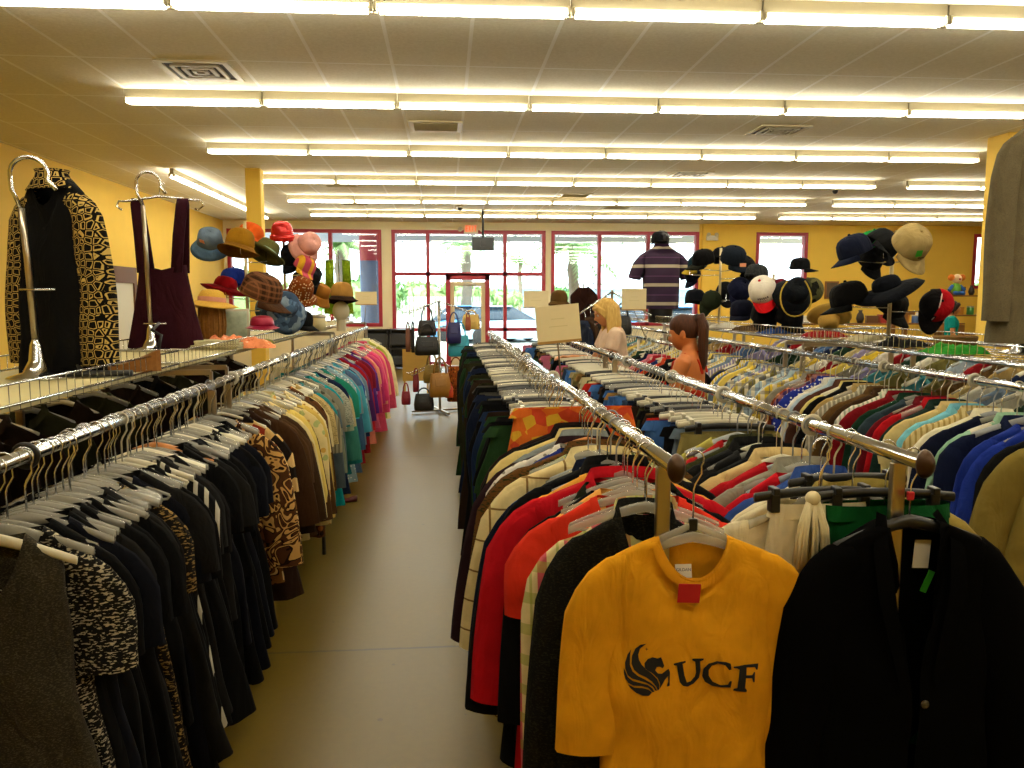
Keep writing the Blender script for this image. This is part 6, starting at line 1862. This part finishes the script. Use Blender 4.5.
bag('rust patterned bag on the lower tier', 456, 384, 11.1, .26, .5, .12, fabric('#7a3c14', 'floral', '#a8641f', '#4a2410', .8), .15)
bag('small crimson bag hanging low on the aisle side', 406, 398, 11.2, .13, .19, .07, LB('#8e1528'), .14)
bag('maroon pouch beside the crimson bag', 416, 383, 11.25, .09, .26, .07, LB('#7a1220'), .1)
bag('black satchel lowest on the bag rack', 424, 402, 11.1, .28, .24, .13, LB('#121212'), .1)
bag('orange red purse beside the tan shoulder bag', 449, 392, 11.0, .12, .16, .08, LB('#c2411c'), .08)
p = at(416, 365, 12.4)
o = MB().box((0, 0, 0), (.42, .03, .5), bevel=.004).build('cardboard_panel', simple('cardboard', '#c09a4a', .8, noise=.06), None, (p.x, p.y, .42)); o['label'] = 'tan cardboard panel standing behind the handbags'; o['category'] = 'panel'
o.location.z = p.z; 
st = MB()
for s_ in (-1, 1): st.box((s_ * .18, 0, -(p.z + .25) / 2 - .0), (.03, .03, p.z - .25))
st.build('panel_leg', simple('cardboard', '#c09a4a', .8), o)
# black cabinet under the hat window
for i, (px, lb) in enumerate(((399, 'black two-shelf cabinet beneath the entrance window'), (377, 'black crate cabinet beneath the hat window, behind the pink blouses'))):
    p = at(px, 350, 18.3)
    r = empty('cabinet', (p.x, 18.6, 0)); tag(r, lb, 'cabinet')
    m = MB(); m.box((0, .2, .47), (.6, .03, .9))
    for s_ in (-1, 1): m.box((s_ * .29, 0, .47), (.03, .42, .94))
    m.box((0, 0, .92), (.6, .42, .03)); m.build('cabinet_body', simple('cab_black', '#121214', .4), r)
    for z in (.06, .48): MB().box((0, 0, z), (.56, .4, .03)).build('shelf', simple('cab_black', '#121214', .4), r)
    MB().box((0, -.02, .7), (.5, .3, .28), bevel=.02).build('bin', simple('bin_dark', '#24262a', .5), r)
    MB().box((0, -.02, .2), (.5, .3, .2), bevel=.02).build('bin', simple('bin_dark', '#24262a', .5), r)
# display clothes beyond the big card
p = at(584, 300, 9.6)
crook('tall stand carrying the dark brown dress beyond the big card', p.x + .05, 9.75, 0, at(584, 280, 9.6).z)
m, _ = torso(.17, .8, .24, .06, .06, .04, 41, zn=0, slope=.1)
dd = m.build('dress', fabric('#2c160f'), None, (p.x, 9.6, at(584, 287, 9.6).z)); tag(dd, 'dark brown dress on a stand beyond the big cream card', 'dress')
hat('cloche', 'felt_hat', 'small brown hat just above the big cream card', 559, 299, 9.4, fabric('#5d4420'), (0, 0, 0), 1.15)
hs = empty('hat_stand', (at(559, 299, 9.4).x, 9.4, 0)); tag(hs, 'thin stand under the small brown hat', 'hat stand')
MB().tube([(0, 0, .02), (0, 0, at(559, 299, 9.4).z - .02)], .012, 8).build('pole', STEEL, hs); MB().lathe([(.001, 0), (.14, 0), (.14, .012), (.02, .02)], 20).build('base', STEEL, hs)
# four-way rack with dark pieces behind the blonde shopper
p = at(612, 300, 9.2)
r = empty('sloping_rack', (p.x, 9.2, 0)); tag(r, 'sloping-arm rack behind the blonde shopper', 'clothes rack')
MB().tube([(0, 0, .02), (0, 0, at(612, 290, 9.2).z)], .018, 10).build('pole', STEEL, r)
z0 = at(612, 290, 9.2).z
MB().tube([(0, 0, z0 - .02), (.45, -.1, z0 - .3)], .012, 8).build('arm', CHROME, r); MB().tube([(0, 0, z0 - .02), (-.4, -.1, z0 - .28)], .012, 8).build('arm', CHROME, r)
for a in (0, PI / 2): MB().box((0, 0, .03), (.8, .04, .03), Matrix.Rotation(a, 3, 'Z')).build('base_bar', STEEL, r)
SD = [('black', '#141416'), ('grey', '#77746a'), ('charcoal', '#2a2826'), ('brown', '#3a2618'), ('navy', '#1b2234')]
for i in range(5):
    t = (i + 1) / 6
    o = link('jacket', top_parts('jacket', i % 4)['body'], fabric(SD[i][1]), None, (p.x - .4 * t, 9.2 - .1 * t, z0 - .02 - .26 * t), (0, 0, PI / 2 + .1))
    tag(o, '%s jacket on the sloping rack behind the blonde shopper' % SD[i][0], 'jacket')
    for nm, me in top_parts('jacket', i % 4)['parts']: link(nm, me, fabric(SD[i][1]), o)
    h_ = link('clothes_hanger', ME_ARM[0], CLEARPL, None, o.location, o.rotation_euler); tag(h_, 'clear hanger in the %s jacket on the sloping rack' % SD[i][0], 'hanger'); link('hook', ME_HOOK, CHROME, h_)
bag('black tote bag hung behind the blonde shopper', 622, 325, 8.9, .22, .22, .1, LB('#141414'), .16)
# clothes beyond the shoppers, sideways rail
BR = [('black', '#111111'), ('orange red', '#b8401f'), ('deep blue', '#1e2f66'), ('crimson', '#9c1c28'), ('pink', '#c8707c'), ('navy', '#141b38'), ('black', '#0e0e10'), ('dark green', '#15301f')]
p = at(650, 352, 6.9)
r = empty('cross_rail', (1.95, 7.1, 0)); tag(r, 'short cross rail between the shoppers and the shirt rail', 'clothes rack')
MB().tube([(0, -.75, RZ), (0, .75, RZ)], .016, 10).build('rail', CHROME, r)
for s_ in (-1, 1):
    MB().tube([(0, s_ * .72, .03), (0, s_ * .72, RZ)], .014, 8).build('post', STEEL, r); MB().box((0, s_ * .72, .02), (.5, .04, .03)).build('foot', STEEL, r)
for i, (cn, hx_) in enumerate(BR):
    k = ['jacket', 'shirt', 'sweater', 'shirt'][i % 4]; yy = 6.5 + i * .15
    o = link(NAME_OF[k], top_parts(k, i % 4)['body'], fabric(hx_), None, (1.95, yy, RZ), (0, 0, -.15)); tag(o, '%s %s on the short cross rail between the shoppers, %s along' % (cn, k, ORD[i]), k)
    for nm, me in top_parts(k, i % 4)['parts']: link(nm, me, fabric(hx_), o)
    h_ = link('clothes_hanger', ME_ARM[0], WHITEPL, None, o.location, o.rotation_euler); tag(h_, 'white hanger in the %s %s on the short cross rail' % (cn, k), 'hanger'); link('hook', ME_HOOKW, WHITEPL, h_)

# ------------------------------------------------------------------ merchandise at the far yellow wall
WD = simple('shelf_wood', '#8a5a24', .5, noise=.2, nscale=14)
def shelf(label, x0, x1, y, zs_, dpt=.45, name='display_shelf'):
    r = empty(name, ((x0 + x1) / 2, y, 0)); tag(r, label, 'shelf')
    for z in zs_: MB().box((0, 0, z - .015), (x1 - x0, dpt, .03), bevel=.004).build('shelf_board', WD, r)
    for s_ in (-1, 1): MB().box((s_ * (x1 - x0 - .04) / 2, 0, max(zs_) / 2 - .02), (.04, dpt, max(zs_) - .04), bevel=.004).build('side_panel', WD, r)
    return r
shelf('long wooden shelf unit below the far yellow wall', 7.0, 10.4, 15.2, (.3, .75, 1.16))
shelf('tall wooden shelf with toys by the narrow far window', 10.7, 12.9, 16.2, (.4, .9, 1.3, 1.72))
rn = random.Random(31)
ITEM = [('white box', '#ddd8c8', 'box'), ('orange crate', '#c8842c', 'box'), ('brown box', '#6a4422', 'box'), ('green tin', '#3f8a3a', 'tin'), ('pale vase', '#d6cca8', 'vase'), ('blue tin', '#3b5f9a', 'tin'), ('red box', '#a22a24', 'box'), ('dark vase', '#2c2018', 'vase'), ('yellow tin', '#d2a53c', 'tin')]
def item(kind, hx_, loc, sc_, label, rz=0):
    mt = simple('item_' + hx_[1:], hx_, .5, noise=.08)
    m = MB()
    if kind == 'box':
        m.box((0, 0, .06 * sc_), (.2 * sc_, .16 * sc_, .12 * sc_), bevel=.004); nm = 'storage_box'
        o = m.build(nm, mt, None, loc, (0, 0, rz)); MB().box((0, 0, .125 * sc_), (.21 * sc_, .17 * sc_, .03 * sc_), bevel=.004).build('box_lid', mt, o)
    elif kind == 'tin':
        m.lathe([(.001, 0), (.055 * sc_, 0), (.057 * sc_, .01), (.057 * sc_, .13 * sc_), (.001, .13 * sc_)], 18); o = m.build('tin', mt, None, loc)
        MB().lathe([(.059 * sc_, .125 * sc_), (.059 * sc_, .15 * sc_), (.001, .152 * sc_)], 18).build('tin_lid', STEEL, o)
    else:
        m.lathe([(.001, 0), (.04 * sc_, 0), (.065 * sc_, .07 * sc_), (.05 * sc_, .14 * sc_), (.025 * sc_, .18 * sc_), (.035 * sc_, .21 * sc_), (.03 * sc_, .21 * sc_), (.02 * sc_, .18 * sc_)], 20); o = m.build('vase', mt, None, loc)
    tag(o, label, kind, 'goods on the far wooden shelves'); return o
n = 0
for i in range(12):
    nm, hx_, kd = ITEM[(i * 4) % 9]
    item(kd, hx_, (7.15 + i * .28, 15.1 + rn.uniform(-.08, .08), 1.162), rn.uniform(1.0, 1.5), '%s on the long far shelf, %s along' % (nm, ORD[i]), rn.uniform(-.3, .3))
for i in range(6):
    nm, hx_, kd = ITEM[(i * 5 + 2) % 9]
    item(kd, hx_, (10.95 + i * .33, 16.1, 1.722), rn.uniform(.9, 1.3), '%s on top of the toy shelf, %s along' % (nm, ORD[i]))
    nm, hx_, kd = ITEM[(i * 2 + 1) % 9]
    item(kd, hx_, (10.95 + i * .33, 16.1, 1.302), rn.uniform(1, 1.3), '%s on the middle board of the toy shelf, %s along' % (nm, ORD[i]))
# soft clown toy
p = at(967, 287, 15.6)
r = empty('clown_toy', (p.x, 15.95, 1.722)); tag(r, 'soft toy with orange hair and a green shirt on the toy shelf', 'toy')
MB().ball((0, 0, .14), (.1, .08, .13), 14, 10).build('toy_body', simple('toy_green', '#6fae3c', .8), r)
MB().ball((0, -.01, .34), .1, 14, 10).build('toy_head', simple('toy_skin', '#e8c090', .8), r)
for s_ in (-1, 1):
    MB().ball((s_ * .12, 0, .37), .07, 10, 8).build('hair_puff', simple('toy_orange', '#e07a20', .9), r); MB().tube([(s_ * .08, 0, .2), (s_ * .18, -.03, .1)], .035, 8).build('toy_arm', simple('toy_blue', '#2f62b0', .8), r)
    MB().tube([(s_ * .05, -.03, .05), (s_ * .07, -.17, .04)], .04, 8).build('toy_leg', simple('toy_blue', '#2f62b0', .8), r)
MB().ball((0, -.11, .335), .022, 8, 6).build('toy_nose', simple('toy_red', '#c0281c', .5), r)
# wooden cross pegs in front of the wall
for px, Y, lb in ((893, 13.0, 'brown wooden peg post beneath the tan khaki cap'), (905, 13.4, 'brown wooden peg post beside the big black sun hat')):
    p = at(px, 318, Y)
    r = empty('peg_post', (p.x, Y, 0)); tag(r, lb, 'stand')
    MB().box((0, 0, (p.z + .22) / 2 + .02), (.07, .07, p.z + .2), bevel=.004).build('post', WD, r); MB().box((0, 0, p.z + .08), (.34, .05, .05), bevel=.004).build('cross_bar', WD, r)
    MB().box((0, 0, .02), (.4, .4, .04), bevel=.004).build('base', WD, r)
p = at(805, 292, 18.0)
r = empty('wall_picture', (at(832, 290, WY - .05).x, WY - .03, at(832, 290, WY - .05).z)); tag(r, 'brown framed picture on the yellow wall beyond the camouflage cap', 'picture')
MB().box((0, 0, 0), (.36, .04, .44), bevel=.006).build('picture_frame', WD, r); MB().box((0, -.022, 0), (.28, .006, .36)).build('picture_sheet', simple('pic_dark', '#5a4a34', .6, noise=.5, nscale=9), r)
# things standing on the floor in the aisle side: walking cane and sandal under the rack
p = at(333, 552, 5.1)
cn_ = MB(); cn_.tube([(0, 0, .0), (0, 0, .55), (0, .02, .85)], .012, 8); o = cn_.build('walking_cane', simple('cane_black', '#141210', .5), None, (-.80, 5.05, .004)); tag(o, 'black cane hanging down at the aisle edge of the sun-hat rail', 'cane')
MB().tube([(0, .02, .85), (0, .02, .9), (-.04, .02, .94), (-.1, .02, .92)], .014, 8).build('handle', simple('cane_black', '#141210', .5), o)
o.location.z = at(333, 555, 5.05).z
for (px, py, Y, hx_, lb) in ((341, 499, 6.35, '#5a1018', 'dark red sandal lying under the sun-hat rail'), (318, 512, 6.0, '#17120f', 'black shoe lying under the sun-hat rail')):
    p = at(px, py, Y)
    m = MB(); m.loft([[Vector((x, w_ * math.cos(a), max(0, h_ / 2 + h_ / 2 * math.sin(a)))) for a in [2 * PI * k / 10 for k in range(10)]] for x, w_, h_ in ((-.13, .012, .02), (-.11, .034, .03), (-.04, .04, .03), (.05, .03, .035), (.11, .032, .05), (.13, .018, .05))], True)
    o = m.build('sandal', simple('sh_' + hx_[1:], hx_, .45), None, (p.x, p.y, 0), (0, 0, .3)); tag(o, lb, 'shoe')
    MB().tube([(-.05, .04 * math.cos(a), .025 + .035 * math.sin(a)) for a in [PI * i / 8 for i in range(9)]], .007, 6).build('shoe_strap', simple('sh_' + hx_[1:], hx_, .45), o)
# ------------------------------------------------------------------ light and view
w = bpy.data.worlds.new('sky'); SC.world = w; w.use_nodes = True
nt = w.node_tree; bg = nt.nodes['Background']; bg.inputs[0].default_value = (0.80, 0.90, 1.0, 1); bg.inputs[1].default_value = 5.5
sd = bpy.data.lights.new('sun', 'SUN'); sd.energy = 10.0; sd.angle = .02; sd.color = (1, .95, .86)
so = bpy.data.objects.new('sun', sd); so.rotation_euler = (-.55, .5, 0); COL.objects.link(so)
so.rotation_euler = Vector((.25, .45, -1)).to_track_quat('-Z', 'Y').to_euler()
SC.view_settings.view_transform = 'Standard'
SC.view_settings.look = 'None'
SC.view_settings.gamma = 1.0
SC.view_settings.use_curve_mapping = False
SC.view_settings.exposure = 0.17
try:
    SC.cycles.use_denoising = True
    SC.cycles.max_bounces = 8
    SC.cycles.transparent_max_bounces = 12
    SC.cycles.caustics_reflective = False
    SC.cycles.caustics_refractive = False
    SC.cycles.sample_clamp_indirect = 6.0
except Exception:
    pass
